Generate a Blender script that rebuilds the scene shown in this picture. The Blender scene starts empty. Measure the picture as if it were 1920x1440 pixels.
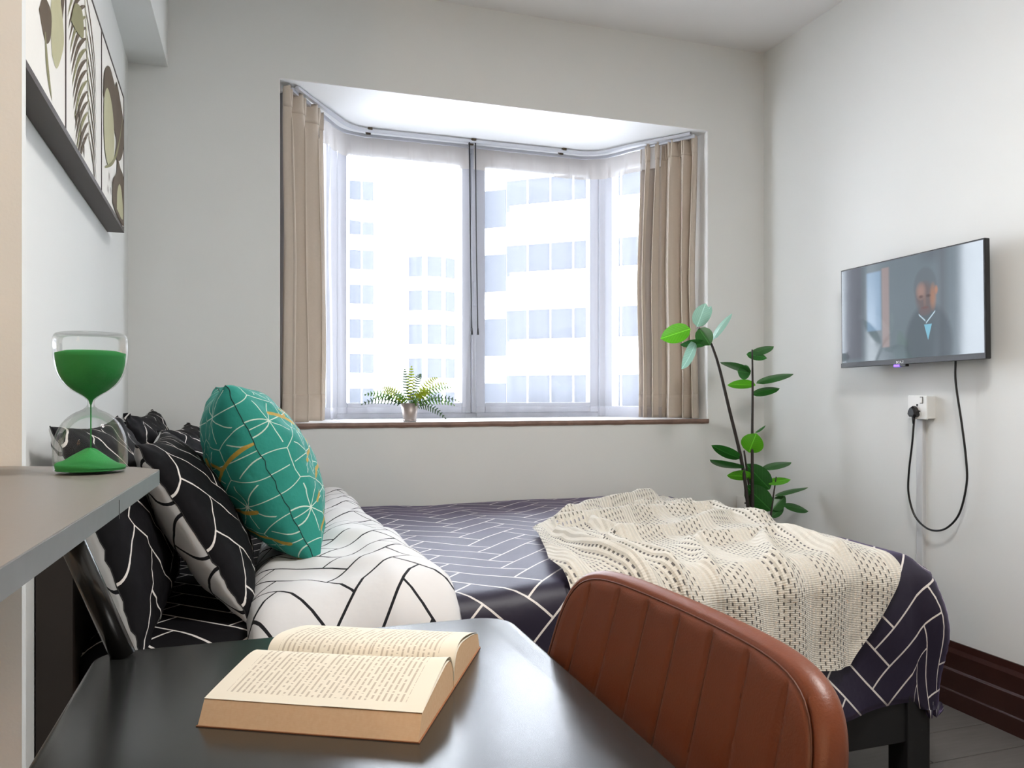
import bpy, bmesh, math, random
from mathutils import Vector, Matrix, noise
random.seed(7)
PI = math.pi
scene = bpy.context.scene
COL = scene.collection

# ------------------------------------------------------------------ camera, world, lights, exposure
cam_d = bpy.data.cameras.new('camera'); cam = bpy.data.objects.new('camera', cam_d); COL.objects.link(cam)
cam.location = (0, 0, 1.08)
cam.rotation_euler = (PI/2, 0, -math.radians(18.28))
cam_d.sensor_width = 36.0; cam_d.lens = 27.36; cam_d.shift_y = 0.0104; cam_d.clip_start = 0.02; cam_d.clip_end = 400
scene.camera = cam
scene.view_settings.view_transform = 'Standard'
scene.view_settings.look = 'None'
scene.view_settings.exposure = 0.22
scene.view_settings.gamma = 1.0
scene.view_settings.use_curve_mapping = False

world = bpy.data.worlds.new('overcast_sky'); scene.world = world; world.use_nodes = True
bg = world.node_tree.nodes['Background']
bg.inputs[0].default_value = (0.90, 0.95, 1.0, 1); bg.inputs[1].default_value = 14.5

def area_light(name, loc, rot, sx, sy, power, color=(1, 1, 1), portal=False):
    d = bpy.data.lights.new(name, 'AREA'); d.shape = 'RECTANGLE'; d.size = sx; d.size_y = sy
    d.energy = power; d.color = color
    if portal: d.cycles.is_portal = True
    o = bpy.data.objects.new(name, d); COL.objects.link(o); o.location = loc; o.rotation_euler = rot
    return o
# sampling guides for the daylight entering by the bay window (portals give off no light)
area_light('window_portal', (1.035, 3.86, 1.63), (-PI/2, 0, 0), 1.5, 1.35, 0, portal=True)
CEIL_FILL_POWER = 33.0
LAMP_POWER = 15.0

# ------------------------------------------------------------------ material helpers
class X:
    """socket with arithmetic"""
    def __init__(s, nt, sock): s.nt, s.k = nt, sock
    def op(s, o, b=None, c=None):
        n = s.nt.nodes.new('ShaderNodeMath'); n.operation = o
        for i, q in enumerate((s, b, c)):
            if q is None: continue
            if isinstance(q, X): s.nt.links.new(q.k, n.inputs[i])
            else: n.inputs[i].default_value = q
        return X(s.nt, n.outputs[0])
    def __add__(s, b): return s.op('ADD', b)
    def __sub__(s, b): return s.op('SUBTRACT', b)
    def __mul__(s, b): return s.op('MULTIPLY', b)
    def __truediv__(s, b): return s.op('DIVIDE', b)
    def lt(s, b): return s.op('LESS_THAN', b)
    def gt(s, b): return s.op('GREATER_THAN', b)
    def floor(s): return s.op('FLOOR')
    def fract(s): return s.op('FRACT')
    def abs(s): return s.op('ABSOLUTE')
    def mn(s, b): return s.op('MINIMUM', b)
    def mx(s, b): return s.op('MAXIMUM', b)
    def mod(s, b): return s.op('FLOORED_MODULO', b)
    def eq(s, b): return s.op('COMPARE', b, 0.1)
    def inv(s): return (s*-1.0)+1.0

def new_mat(name, color=(.8, .8, .8), rough=.5, metal=0.0, spec=.5, **kw):
    m = bpy.data.materials.new(name); m.use_nodes = True
    b = m.node_tree.nodes['Principled BSDF']
    b.inputs['Base Color'].default_value = (*color, 1); b.inputs['Roughness'].default_value = rough
    b.inputs['Metallic'].default_value = metal; b.inputs['Specular IOR Level'].default_value = spec
    for k, v in kw.items():
        b.inputs[k.replace('_', ' ')].default_value = v
    return m
def bsdf(m): return m.node_tree.nodes['Principled BSDF']
def uvxy(nt):
    t = nt.nodes.new('ShaderNodeUVMap'); s = nt.nodes.new('ShaderNodeSeparateXYZ')
    nt.links.new(t.outputs[0], s.inputs[0]); return X(nt, s.outputs[0]), X(nt, s.outputs[1])
def objxyz(nt):
    t = nt.nodes.new('ShaderNodeTexCoord'); s = nt.nodes.new('ShaderNodeSeparateXYZ')
    nt.links.new(t.outputs['Object'], s.inputs[0]); return [X(nt, s.outputs[i]) for i in range(3)]
def mixc(nt, fac, a, b):
    n = nt.nodes.new('ShaderNodeMix'); n.data_type = 'RGBA'
    if isinstance(fac, X): nt.links.new(fac.k, n.inputs[0])
    else: n.inputs[0].default_value = fac
    for i, q in ((6, a), (7, b)):
        if isinstance(q, X): nt.links.new(q.k, n.inputs[i])
        else: n.inputs[i].default_value = (*q, 1)
    return X(nt, n.outputs[2])
def noise_tex(nt, scale, detail=3, rough=.5, coord='Object', vec=None):
    n = nt.nodes.new('ShaderNodeTexNoise'); n.inputs['Scale'].default_value = scale
    n.inputs['Detail'].default_value = detail; n.inputs['Roughness'].default_value = rough
    if vec is None:
        t = nt.nodes.new('ShaderNodeTexCoord'); nt.links.new(t.outputs[coord], n.inputs['Vector'])
    else: nt.links.new(vec, n.inputs['Vector'])
    return X(nt, n.outputs['Fac'])
def bump(m, h, strength=.3, dist=.002):
    nt = m.node_tree; n = nt.nodes.new('ShaderNodeBump'); n.inputs['Strength'].default_value = strength
    n.inputs['Distance'].default_value = dist; nt.links.new(h.k, n.inputs['Height'])
    nt.links.new(n.outputs[0], bsdf(m).inputs['Normal'])
def setc(m, c, sock='Base Color'): m.node_tree.links.new(c.k, bsdf(m).inputs[sock])
def mottled(name, c1, c2, scale, rough, bscale=None, bstr=.2, bdist=.001, **kw):
    m = new_mat(name, c1, rough, **kw); nt = m.node_tree
    setc(m, mixc(nt, noise_tex(nt, scale), c1, c2))
    if bscale: bump(m, noise_tex(nt, bscale), bstr, bdist)
    return m

M = {}
M['wall'] = mottled('painted_wall', (.74, .75, .735), (.77, .78, .765), 3, .85, 260, .15, .001, spec=.25)
M['soffit'] = mottled('white_plaster', (.84, .84, .84), (.87, .87, .87), 3, .8, 260, .1, .001, spec=.25)
M['ceiling'] = mottled('ceiling_paint', (.82, .80, .785), (.85, .83, .815), 3, .9, 260, .1, .001, spec=.2)
M['base'] = mottled('dark_stained_wood', (.035, .012, .010), (.05, .018, .014), 14, .25, 40, .1)
M['alu'] = new_mat('window_aluminium', (.42, .43, .47), .45, .25)
M['frame_white'] = new_mat('white_plastic', (.80, .80, .78), .4)
M['grey_plastic'] = new_mat('grey_trunking', (.62, .63, .64), .5)
M['black_plastic'] = new_mat('black_plastic', (.008, .008, .009), .35)
M['dark_hole'] = new_mat('socket_slot', (.02, .02, .02), .6)
M['chrome'] = new_mat('chrome', (.8, .8, .8), .12, 1.0)
M['rail'] = new_mat('curtain_rail_metal', (.66, .67, .71), .3, .7)
M['screw'] = new_mat('bronze_bracket', (.12, .09, .06), .4, .6)
M['sill_edge'] = mottled('worn_brown_stone_edge', (.10, .055, .04), (.34, .22, .17), 22, .45)
M['headboard'] = mottled('dark_brown_wood', (.018, .012, .009), (.026, .017, .012), 10, .45)
M['black_wood'] = new_mat('black_bed_frame', (.008, .008, .009), .5)
M['lamp_white'] = new_mat('lamp_metal', (.75, .75, .73), .4)

# floor plank material
m = new_mat('grey_brown_plank', (.2, .19, .18), .38); nt = m.node_tree
mp = nt.nodes.new('ShaderNodeMapping'); mp.inputs['Scale'].default_value = (2, 22, 1)
tc = nt.nodes.new('ShaderNodeTexCoord'); nt.links.new(tc.outputs['Object'], mp.inputs[0])
setc(m, mixc(nt, noise_tex(nt, 3, 5, .6, vec=mp.outputs[0]), (.085, .078, .072), (.17, .158, .15))); M['plank'] = m
M['grout'] = new_mat('floor_joint', (.08, .07, .065), .8)

# glass that lets daylight through
def thin_glass(name, tint, refl, gain=1.0):
    m = bpy.data.materials.new(name); m.use_nodes = True; nt = m.node_tree; nt.nodes.clear()
    o = nt.nodes.new('ShaderNodeOutputMaterial'); t = nt.nodes.new('ShaderNodeBsdfTransparent'); t.inputs[0].default_value = (*tint, 1)
    g = nt.nodes.new('ShaderNodeBsdfGlossy'); g.inputs['Roughness'].default_value = .02
    f = nt.nodes.new('ShaderNodeFresnel'); f.inputs[0].default_value = refl
    mx = nt.nodes.new('ShaderNodeMixShader'); fm = X(nt, f.outputs[0])*gain; nt.links.new(fm.k, mx.inputs[0]); nt.links.new(t.outputs[0], mx.inputs[1]); nt.links.new(g.outputs[0], mx.inputs[2])
    nt.links.new(mx.outputs[0], o.inputs[0]); return m
M['pane'] = thin_glass('window_pane_glass', (.95, .96, .98), 1.45)
M['hourglass_glass'] = thin_glass('hourglass_glass', (.985, .99, .985), 1.35, .45)

def sheer_mat(name, alpha, col, tr=.5):
    m = bpy.data.materials.new(name); m.use_nodes = True; nt = m.node_tree; nt.nodes.clear()
    o = nt.nodes.new('ShaderNodeOutputMaterial'); t = nt.nodes.new('ShaderNodeBsdfTransparent')
    d = nt.nodes.new('ShaderNodeBsdfDiffuse'); d.inputs[0].default_value = (*col, 1)
    tl = nt.nodes.new('ShaderNodeBsdfTranslucent'); tl.inputs[0].default_value = (*col, 1)
    a = nt.nodes.new('ShaderNodeMixShader'); a.inputs[0].default_value = tr
    nt.links.new(d.outputs[0], a.inputs[1]); nt.links.new(tl.outputs[0], a.inputs[2])
    b = nt.nodes.new('ShaderNodeMixShader'); b.inputs[0].default_value = alpha
    nt.links.new(t.outputs[0], b.inputs[1]); nt.links.new(a.outputs[0], b.inputs[2]); nt.links.new(b.outputs[0], o.inputs[0]); return m
M['sheer'] = sheer_mat('white_voile', .22, (.64, .64, .69))
M['sheer_tape'] = sheer_mat('voile_header_tape', .90, (.60, .575, .565), .10)

# beige curtain
m = mottled('beige_curtain_fabric', (.55, .475, .40), (.60, .52, .44), 120, .75, 500, .15, .0005, spec=.25, Sheen_Weight=.15); M['drape'] = m

# herringbone print
def herringbone(name, base, line, W=.074, n=3, lw=.034, rough=.62, tint=None, sheen=0.0, spec=.4):
    m = new_mat(name, base, rough, spec=spec, Sheen_Weight=sheen); nt = m.node_tree
    if sheen: bsdf(m).inputs['Sheen Tint'].default_value = (*(tint or (1, 1, 1)), 1); bsdf(m).inputs['Sheen Roughness'].default_value = .4
    u, v = uvxy(nt); s = .70710678/W
    x = (u+v)*s; y = (v-u)*s
    i = x.floor(); j = y.floor(); fx = x.fract(); fy = y.fract()
    k = (i-j).mod(2*n)
    hor = k.lt(n-.5); ver = hor.inv()
    xl = fx.lt(lw); xr = fx.gt(1-lw); yb = fy.lt(lw); yt = fy.gt(1-lw)
    lh = yb.mx(yt).mx(xl*k.eq(0)).mx(xr*k.eq(n-1))
    lv = xl.mx(xr).mx(yb*k.eq(2*n-1)).mx(yt*k.eq(n))
    ln = (hor*lh).mx(ver*lv)
    setc(m, mixc(nt, ln, base, line))
    bump(m, noise_tex(nt, 9, 4), .35, .012)
    return m
M['hb_dark'] = herringbone('black_herringbone_cotton', (.010, .006, .022), (.74, .70, .66), sheen=.20, tint=(.62, .46, 1), rough=.52, spec=.5)
M['hb_sheet'] = herringbone('black_sheet_cotton', (.005, .0045, .006), (.74, .70, .66), rough=.75, spec=.15)
M['hb_pillow'] = herringbone('black_pillowcase_cotton', (.005, .0045, .006), (.74, .70, .66), W=.105, lw=.022, rough=.75, spec=.15)
M['hb_pillow_back'] = herringbone('white_pillowcase_cotton', (.70, .69, .68), (.015, .015, .018), W=.105, lw=.03, rough=.8, spec=.2)
M['hb_white'] = herringbone('white_herringbone_cotton', (.76, .75, .75), (.015, .015, .018), rough=.8, spec=.2)

# cushion print: star lattice with gold bands
def cushion_mat():
    m = new_mat('teal_star_print', (.02, .24, .19), .7, spec=.3); nt = m.node_tree
    u, v = uvxy(nt)
    w, h = .150, .150*1.732
    def loc(ox, oy): return ((u+ox).mod(w))-w/2, ((v+oy).mod(h))-h/2
    ax, ay = loc(0, 0); bx_, by_ = loc(w/2, h/2)
    da = ax*ax+ay*ay; db = bx_*bx_+by_*by_
    sel = da.lt(db); ns = sel.inv()
    gx = ax*sel+bx_*ns; gy = ay*sel+by_*ns
    agx, agy = gx.abs(), gy.abs()
    hexd = (agx*.5+agy*.866).mx(agx)
    border = hexd.gt(w/2-.0011)
    r2 = (gx*gx+gy*gy)
    inr = r2.lt(.068**2)
    lwid = .0013
    dg = ((gx*.7071-gy*.7071).abs()).mn((gx*.7071+gy*.7071).abs())
    arms = ((agx.mn(agy)).mn(dg)).lt(lwid)*inr
    hub = r2.lt(.0045**2)
    ln = border.mx(arms).mx(hub)
    # gold bands, drawn as thick segments in the print
    segs = [((-.20, .15), (-.13, .12)), ((-.13, .12), (-.09, .145)), ((-.13, .12), (-.06, .06)), ((-.06, .06), (-.055, .125)), ((-.055, .125), (-.02, .16)),
            ((-.17, -.02), (-.08, -.005)), ((-.08, -.005), (.03, .085)), ((.03, .085), (.10, .10)), ((-.19, -.13), (-.09, -.07)), ((-.09, -.07), (.03, -.06)), ((.03, -.06), (.11, -.10)),
            ((.12, .02), (.20, .06)), ((-.21, -.20), (-.15, -.18)), ((.08, .18), (.15, .21))]
    g = None
    for (x0, y0), (x1, y1) in segs:
        dx, dy = x1-x0, y1-y0; L2 = dx*dx+dy*dy
        t = (((u-x0)*dx+(v-y0)*dy)*(1/L2)).mx(0).mn(1)
        ex = u-x0-t*dx; ey = v-y0-t*dy
        q = (ex*ex+ey*ey).lt(.0058**2); g = q if g is None else g.mx(q)
    nz = noise_tex(nt, 14, 4)
    c = mixc(nt, nz, (.018, .235, .19), (.03, .31, .25))
    c = mixc(nt, ln*.85, c, (.66, .78, .68)); c = mixc(nt, g*.9, c, (.50, .31, .035)); setc(m, c)
    bump(m, noise_tex(nt, 16, 4), .5, .012); return m
M['cushion'] = cushion_mat()

# knitted throw with open stitches
def knit_mat():
    m = new_mat('cream_open_knit', (.80, .75, .65), .9, spec=.15, Sheen_Weight=.2); nt = m.node_tree
    u, v = uvxy(nt)
    cu = u*(1/.0135); cv = v*(1/.017)
    row = cu.floor()
    fv = (cv+row*.5).fract(); fu = cu.fract()
    band = (row*(1/11.)).fract().lt(.62)
    hole = (fu-.5).abs().lt(.15)*((fv-.5).abs().lt(.25))*band
    rib = ((fu-.5).abs()*2.0)
    setc(m, mixc(nt, noise_tex(nt, 60, 3), (.66, .62, .545), (.76, .72, .64)))
    yarn = (v*(1/.0045)).fract(); yarn = (yarn-.5).abs()
    bump(m, rib*1.0+yarn*.5, .9, .004)
    tr = nt.nodes.new('ShaderNodeBsdfTransparent'); mx = nt.nodes.new('ShaderNodeMixShader'); o = nt.nodes['Material Output']
    nt.links.new((hole*.78).k, mx.inputs[0]); nt.links.new(bsdf(m).outputs[0], mx.inputs[1]); nt.links.new(tr.outputs[0], mx.inputs[2]); nt.links.new(mx.outputs[0], o.inputs[0])
    return m
M['knit'] = knit_mat()

M['leather'] = mottled('tan_leather', (.145, .037, .013), (.185, .049, .017), 6, .40, 420, .25, .0008, spec=.4)
M['stitch'] = new_mat('leather_piping', (.10, .028, .010), .5)
M['tabletop'] = mottled('black_laminate', (.013, .014, .013), (.019, .020, .019), 300, .24, 700, .08, .0003, spec=.9)
M['shelf_top'] = mottled('dark_grey_laminate', (.20, .185, .165), (.23, .21, .19), 300, .38, 700, .08, .0003, spec=.6)
M['shelf_edge'] = mottled('grey_edge_band', (.12, .125, .125), (.16, .165, .165), 60, .35)
M['tube'] = new_mat('black_gloss_tube', (.010, .009, .008), .2, 0.0, spec=.7)
M['cover'] = new_mat('book_cover', (.30, .12, .05), .5)
m = new_mat('warm_lit_page_edges', (.75, .60, .42), .9, spec=.1); nt = m.node_tree; _, _, zz = objxyz(nt)  # warm lamplight mixed into the orange of the page edges
st = (zz*(1/.0009)).fract()
setc(m, mixc(nt, noise_tex(nt, 240, 3)*.6+st*.3, (.72, .45, .25), (.86, .64, .42))); M['edges'] = m
def page_mat():
    m = new_mat('printed_page', (.80, .74, .63), .85, spec=.15); nt = m.node_tree
    u, v = uvxy(nt)                     # u along the spine (down the page), v along a text line, metres
    row = (u*(1/.0062)).floor(); fu = (u*(1/.0062)).fract()
    cb = nt.nodes.new('ShaderNodeCombineXYZ'); nt.links.new((v*260).k, cb.inputs[0]); nt.links.new((row*7.31).k, cb.inputs[1])
    nz = nt.nodes.new('ShaderNodeTexNoise'); nz.inputs['Scale'].default_value = 1; nz.inputs['Detail'].default_value = 1; nt.links.new(cb.outputs[0], nz.inputs['Vector'])
    word = X(nt, nz.outputs['Fac']).gt(.42)
    wn = nt.nodes.new('ShaderNodeTexWhiteNoise'); wn.noise_dimensions = '1D'; nt.links.new(row.k, wn.inputs['W'])
    endv = (X(nt, wn.outputs['Value']).op('POWER', 4.0))*-.05+.122
    ink = fu.gt(.28)*fu.lt(.66)*word*v.gt(.014)*(v.lt(endv))*u.gt(.016)*u.lt(.207)
    setc(m, mixc(nt, ink*.42, (.80, .735, .61), (.16, .09, .04))); return m
M['page'] = page_mat()
def leaf_mat(name, c1, c2):
    m = new_mat(name, c1, .32, spec=.5); nt = m.node_tree
    u, v = uvxy(nt)
    mid = (v.abs()).lt(.035); vein = (((u*9)+(v.abs()*-3.0)).fract()).lt(.07)
    c = mixc(nt, noise_tex(nt, 25, 2), c1, c2); c = mixc(nt, (mid.mx(vein*.5))*.5, c, tuple(min(1, k*2.2+.03) for k in c2)); setc(m, c)
    bsdf(m).inputs['Transmission Weight'].default_value = 0
    tl = nt.nodes.new('ShaderNodeBsdfTranslucent'); nt.links.new(c.k, tl.inputs[0])
    mx = nt.nodes.new('ShaderNodeMixShader'); mx.inputs[0].default_value = .3; o = nt.nodes['Material Output']
    nt.links.new(bsdf(m).outputs[0], mx.inputs[1]); nt.links.new(tl.outputs[0], mx.inputs[2]); nt.links.new(mx.outputs[0], o.inputs[0]); return m
M['leaf0'] = leaf_mat('dark_green_leaf', (.012, .085, .010), (.025, .14, .02))
M['leaf1'] = leaf_mat('bright_green_leaf', (.07, .33, .01), (.12, .44, .02))
M['leaf2'] = leaf_mat('sheen_pale_leaf', (.22, .42, .32), (.30, .50, .40))  # backlit sheen put into a paler leaf colour
M['stem'] = mottled('dark_stem', (.012, .010, .009), (.04, .03, .025), 60, .6)
M['fern0'] = leaf_mat('fern_green', (.05, .15, .015), (.09, .22, .02))
M['fern1'] = leaf_mat('fern_yellow_green', (.22, .29, .008), (.28, .35, .015))
M['fern2'] = leaf_mat('fern_grey_green', (.025, .06, .02), (.045, .09, .035))
M['pot_metal'] = new_mat('brushed_pot', (.36, .31, .29), .42, .75)
M['pot_black'] = new_mat('black_nursery_pot', (.02, .02, .02), .5)
M['soil'] = mottled('soil', (.03, .02, .012), (.06, .04, .025), 60, .9)
m = mottled('green_sand', (.014, .20, .042), (.024, .29, .062), 600, .8); M['sand'] = m
M['canvas'] = mottled('canvas_white', (.78, .76, .71), (.82, .80, .76), 200, .85)
M['art_brown'] = mottled('print_brown', (.085, .058, .034), (.12, .085, .05), 20, .8)
M['art_olive'] = mottled('print_olive', (.21, .20, .095), (.27, .255, .13), 20, .8)
M['art_pale'] = mottled('print_pale_olive', (.42, .40, .24), (.50, .48, .30), 20, .8)
M['art_frame'] = new_mat('dark_brown_frame', (.035, .022, .015), .5)
M['facade'] = new_mat('white_facade', (.80, .80, .80), .9, spec=.1)
M['facade_glass'] = new_mat('facade_window_glass', (.032, .036, .044), .6, spec=.12)
M['facade_grey'] = new_mat('facade_grey', (.60, .61, .63), .9)

def emis(name, col, st):
    m = bpy.data.materials.new(name); m.use_nodes = True; b = bsdf(m)
    b.inputs['Base Color'].default_value = (*col, 1); b.inputs['Emission Color'].default_value = (*col, 1); b.inputs['Emission Strength'].default_value = st; return m
M['diffuser'] = emis('fill_lamp_diffuser', (1, .97, .93), 3.0)  # glow of the added ceiling fill lamp
M['warm_shade'] = emis('warm_lamp_shade', (1, .62, .30), 6.0)

def screen_mat():
    m = new_mat('television_picture', (.012, .013, .015), .07, spec=.6); nt = m.node_tree
    u, v = uvxy(nt)     # 0..1 across the screen, left to right as seen, bottom to top
    def ell(cx, cy, rx, ry, soft=.25):
        d = ((u-cx)*(1/rx)).op('POWER', 2.0)+((v-cy)*(1/ry)).op('POWER', 2.0)
        return ((d*-1.0+1.0)*(1/soft)).mx(0).mn(1)
    def box(x0, x1, y0, y1, s=.012):
        a = ((u-x0)*(1/s)).mx(0).mn(1); b = ((u*-1.0+x1)*(1/s)).mx(0).mn(1); c = ((v-y0)*(1/s)).mx(0).mn(1); d = ((v*-1.0+y1)*(1/s)).mx(0).mn(1)
        return a*b*c*d
    c = mixc(nt, noise_tex(nt, 4, 2)*.6, (.12, .15, .17), (.16, .20, .225))
    c = mixc(nt, box(.0, .20, .0, 1.2, .05)*.7, c, (.10, .10, .12))
    c = mixc(nt, box(.20, .33, .30, .93, .02)*.9, c, (.20, .30, .42))
    c = mixc(nt, box(.32, .39, .12, .95, .015)*.8, c, (.30, .23, .22))
    c = mixc(nt, box(.70, .80, -.1, 1.1, .05)*.75, c, (.10, .115, .125))
    c = mixc(nt, box(.57, .80, .86, 1.2, .12)*.7, c, (.09, .10, .115))
    c = mixc(nt, ell(.655, .12, .17, .42, .3)*.6, c, (.06, .075, .085))        # dark jacket
    c = mixc(nt, ell(.638, .68, .083, .20, .3)*.35, c, (.085, .09, .095))        # hair
    c = mixc(nt, ell(.636, .575, .072, .175, .7)*.85, c, (.14, .105, .10))        # face in shade
    c = mixc(nt, ell(.610, .64, .040, .10, 1.0)*.9, c, (.30, .19, .16))        # lit forehead
    c = mixc(nt, ell(.690, .57, .026, .15, 1.0)*.75, c, (.36, .17, .09))        # lit cheek
    c = mixc(nt, ell(.712, .63, .013, .05, .9)*.8, c, (.40, .18, .10))           # ear
    c = mixc(nt, ell(.635, .545, .012, .08, 1.0)*.5, c, (.24, .15, .125))        # nose
    c = mixc(nt, ell(.610, .585, .019, .020, 1.0)*.7, c, (.06, .04, .04))       # eyes
    c = mixc(nt, ell(.660, .585, .019, .020, 1.0)*.7, c, (.06, .04, .04))
    c = mixc(nt, ell(.637, .475, .032, .016, 1.0)*.6, c, (.14, .06, .055))      # mouth
    c = mixc(nt, ell(.636, .44, .05, .05, .5)*.4, c, (.16, .10, .095))
    # collar and open shirt
    col1 = ((v-.405)+(u-.60)*1.5).abs().lt(.009)*box(.592, .64, .30, .43, .004)
    col2 = ((v-.33)-(u-.645)*1.7).abs().lt(.009)*box(.64, .705, .30, .46, .004)
    tri = ((u-.655).abs()).lt((v-.16)*.17)*box(.60, .71, .16, .315, .004)
    c = mixc(nt, tri*.95, c, (.18, .42, .54)); c = mixc(nt, (col1.mx(col2))*.9, c, (.42, .55, .62))
    nt.links.new(c.k, bsdf(m).inputs['Emission Color']); bsdf(m).inputs['Emission Strength'].default_value = 1.0
    return m
M['screen'] = screen_mat()

# ------------------------------------------------------------------ geometry helpers
def link_mesh(name, me, mat, parent=None, smooth=False):
    if mat is not None:
        for q in (mat if isinstance(mat, (list, tuple)) else [mat]): me.materials.append(M[q] if isinstance(q, str) else q)
    if smooth:
        for p in me.polygons: p.use_smooth = True
    o = bpy.data.objects.new(name, me); COL.objects.link(o)
    if parent is not None:
        o.parent = parent
        if parent.parent is None: o.matrix_parent_inverse = parent.matrix_basis.inverted()
    return o
def from_py(name, v, f, mat, parent=None, smooth=False, uv=None):
    me = bpy.data.meshes.new(name); me.from_pydata([tuple(a) for a in v], [], f); me.update()
    if uv:
        l = me.uv_layers.new(name='UVMap')
        for lp in me.loops: l.data[lp.index].uv = uv[lp.vertex_index]
    return link_mesh(name, me, mat, parent, smooth)
def from_bm(name, bm, mat, parent=None, smooth=False):
    me = bpy.data.meshes.new(name); bmesh.ops.recalc_face_normals(bm, faces=bm.faces); bm.to_mesh(me); bm.free()
    return link_mesh(name, me, mat, parent, smooth)
def add_box(bm, x0, x1, y0, y1, z0, z1, bev=0.0, seg=2):
    r = bmesh.ops.create_cube(bm, size=1)
    for v in r['verts']: v.co = Vector(((x0+x1)/2+v.co.x*(x1-x0), (y0+y1)/2+v.co.y*(y1-y0), (z0+z1)/2+v.co.z*(z1-z0)))
    if bev:
        es = list({e for v in r['verts'] for e in v.link_edges})
        bmesh.ops.bevel(bm, geom=es, offset=bev, segments=seg, affect='EDGES', profile=.5)
def box(name, x0, x1, y0, y1, z0, z1, mat, parent=None, bev=0.0, seg=2, smooth=False):
    bm = bmesh.new(); add_box(bm, x0, x1, y0, y1, z0, z1, bev, seg); return from_bm(name, bm, mat, parent, smooth)
def boxes(name, lst, mat, parent=None, bev=0.0):
    bm = bmesh.new()
    for b in lst: add_box(bm, *b, bev)
    return from_bm(name, bm, mat, parent)
def prism(name, pts, z0, z1, mat, parent=None, bev=0.0, seg=3, smooth=False):
    bm = bmesh.new(); vs = [bm.verts.new((x, y, z0)) for x, y in pts]; f = bm.faces.new(vs)
    r = bmesh.ops.extrude_face_region(bm, geom=[f])
    for q in r['geom']:
        if isinstance(q, bmesh.types.BMVert): q.co.z = z1
    if bev:
        es = [e for e in bm.edges if abs(e.verts[0].co.z-e.verts[1].co.z) < 1e-6]
        bmesh.ops.bevel(bm, geom=es, offset=bev, segments=seg, affect='EDGES', profile=.5)
    return from_bm(name, bm, mat, parent, smooth)
def smooth_path(pts, n):
    """Catmull-Rom samples through pts"""
    P = [Vector(p) for p in pts]; P = [P[0]*2-P[1]]+P+[P[-1]*2-P[-2]]; out = []
    for i in range(1, len(P)-2):
        for k in range(n):
            t = k/n; a, b, c, d = P[i-1], P[i], P[i+1], P[i+2]
            out.append(.5*((2*b)+(c-a)*t+(2*a-5*b+4*c-d)*t*t+(3*b-a-3*c+d)*t**3))
    out.append(P[-2]); return out
def tube_data(path, rad, n=8, caps=True):
    path = [Vector(p) for p in path]; V = []; F = []; up = None
    for i, p in enumerate(path):
        t = (path[min(i+1, len(path)-1)]-path[max(i-1, 0)]).normalized()
        if up is None: up = t.orthogonal().normalized()
        up = (up-t*up.dot(t)).normalized(); s = t.cross(up); r = rad[i] if isinstance(rad, (list, tuple)) else rad
        for k in range(n): a = 2*PI*k/n; V.append(p+(up*math.cos(a)+s*math.sin(a))*r)
    for i in range(len(path)-1):
        for k in range(n): a = i*n+k; b = i*n+(k+1) % n; F.append((a, b, b+n, a+n))
    if caps: F.append(tuple(range(n))[::-1]); F.append(tuple(range((len(path)-1)*n, len(path)*n)))
    return V, F
def tube(name, path, rad, mat, parent=None, n=8):
    V, F = tube_data(path, rad, n); return from_py(name, V, F, mat, parent, True)
def lathe(name, prof, c, mat, parent=None, n=40, smooth=True, warp=None):
    V = []; F = []
    for r, z in prof:
        for k in range(n):
            a = 2*PI*k/n; p = Vector((c[0]+r*math.cos(a), c[1]+r*math.sin(a), c[2]+z))
            if warp: p = warp(p, r, a)
            V.append(p)
    for i in range(len(prof)-1):
        for k in range(n): a = i*n+k; b = i*n+(k+1) % n; F.append((a, b, b+n, a+n))
    return from_py(name, V, F, mat, parent, smooth)
def grid_faces(nu, nv, off=0):
    return [(off+i*nv+j, off+(i+1)*nv+j, off+(i+1)*nv+j+1, off+i*nv+j+1) for i in range(nu-1) for j in range(nv-1)]
def thing(name, label, cat, loc=(0, 0, 0), group=None):
    o = bpy.data.objects.new(name, None); COL.objects.link(o); o.location = loc; o.empty_display_size = .05
    o.matrix_basis = Matrix.Translation(Vector(loc)); return tag(o, label, cat, group)
def tag(o, label, cat, group=None):
    o['label'] = label; o['category'] = cat
    if group: o['group'] = group
    return o
def struct(o, label=None):
    o['kind'] = 'structure'
    if label: o['label'] = label
    return o
def nz(x, y, z=0.0): return noise.noise(Vector((x, y, z)))

# ------------------------------------------------------------------ room shell
XR, YW, ZC, XL = 2.31, 3.155, 2.71, -.442
YB, XS, YP, XP = -1.9, -1.7, 1.275, -.316       # rear wall, side wall, partition face, partition end
WX0, WX1, WZ0, WZ1 = .0886, 2.005, .966, 2.313  # window opening
fl = struct(box('floor', XS, XR, YB, YW, -.06, -.006, 'grout'), 'grey-brown plank floor')
me_cache = {}
y = YB; r = 0
while y < YW-.01:
    w = min(.16, YW-y); x = XS-(r*.47) % 1.2
    while x < XR-.02:
        a, b = max(x, XS), min(x+1.2, XR)
        if b-a > .02:
            key = (round(b-a, 3), round(w, 3))
            if key not in me_cache:
                bm = bmesh.new(); add_box(bm, 0.0015, b-a-.0015, .0015, w-.0015, -.006, 0, .001, 1)
                me = bpy.data.meshes.new('plank'); bm.to_mesh(me); bm.free(); me.materials.append(M['plank']); me_cache[key] = me
            o = bpy.data.objects.new('plank', me_cache[key]); COL.objects.link(o); o.location = (a, y, 0); o.parent = fl
        x += 1.2
    y += .16; r += 1
struct(box('ceiling', XS-.15, XR+.15, YB-.15, YW+.2, ZC, ZC+.1, 'ceiling'), 'off-white ceiling')
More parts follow.
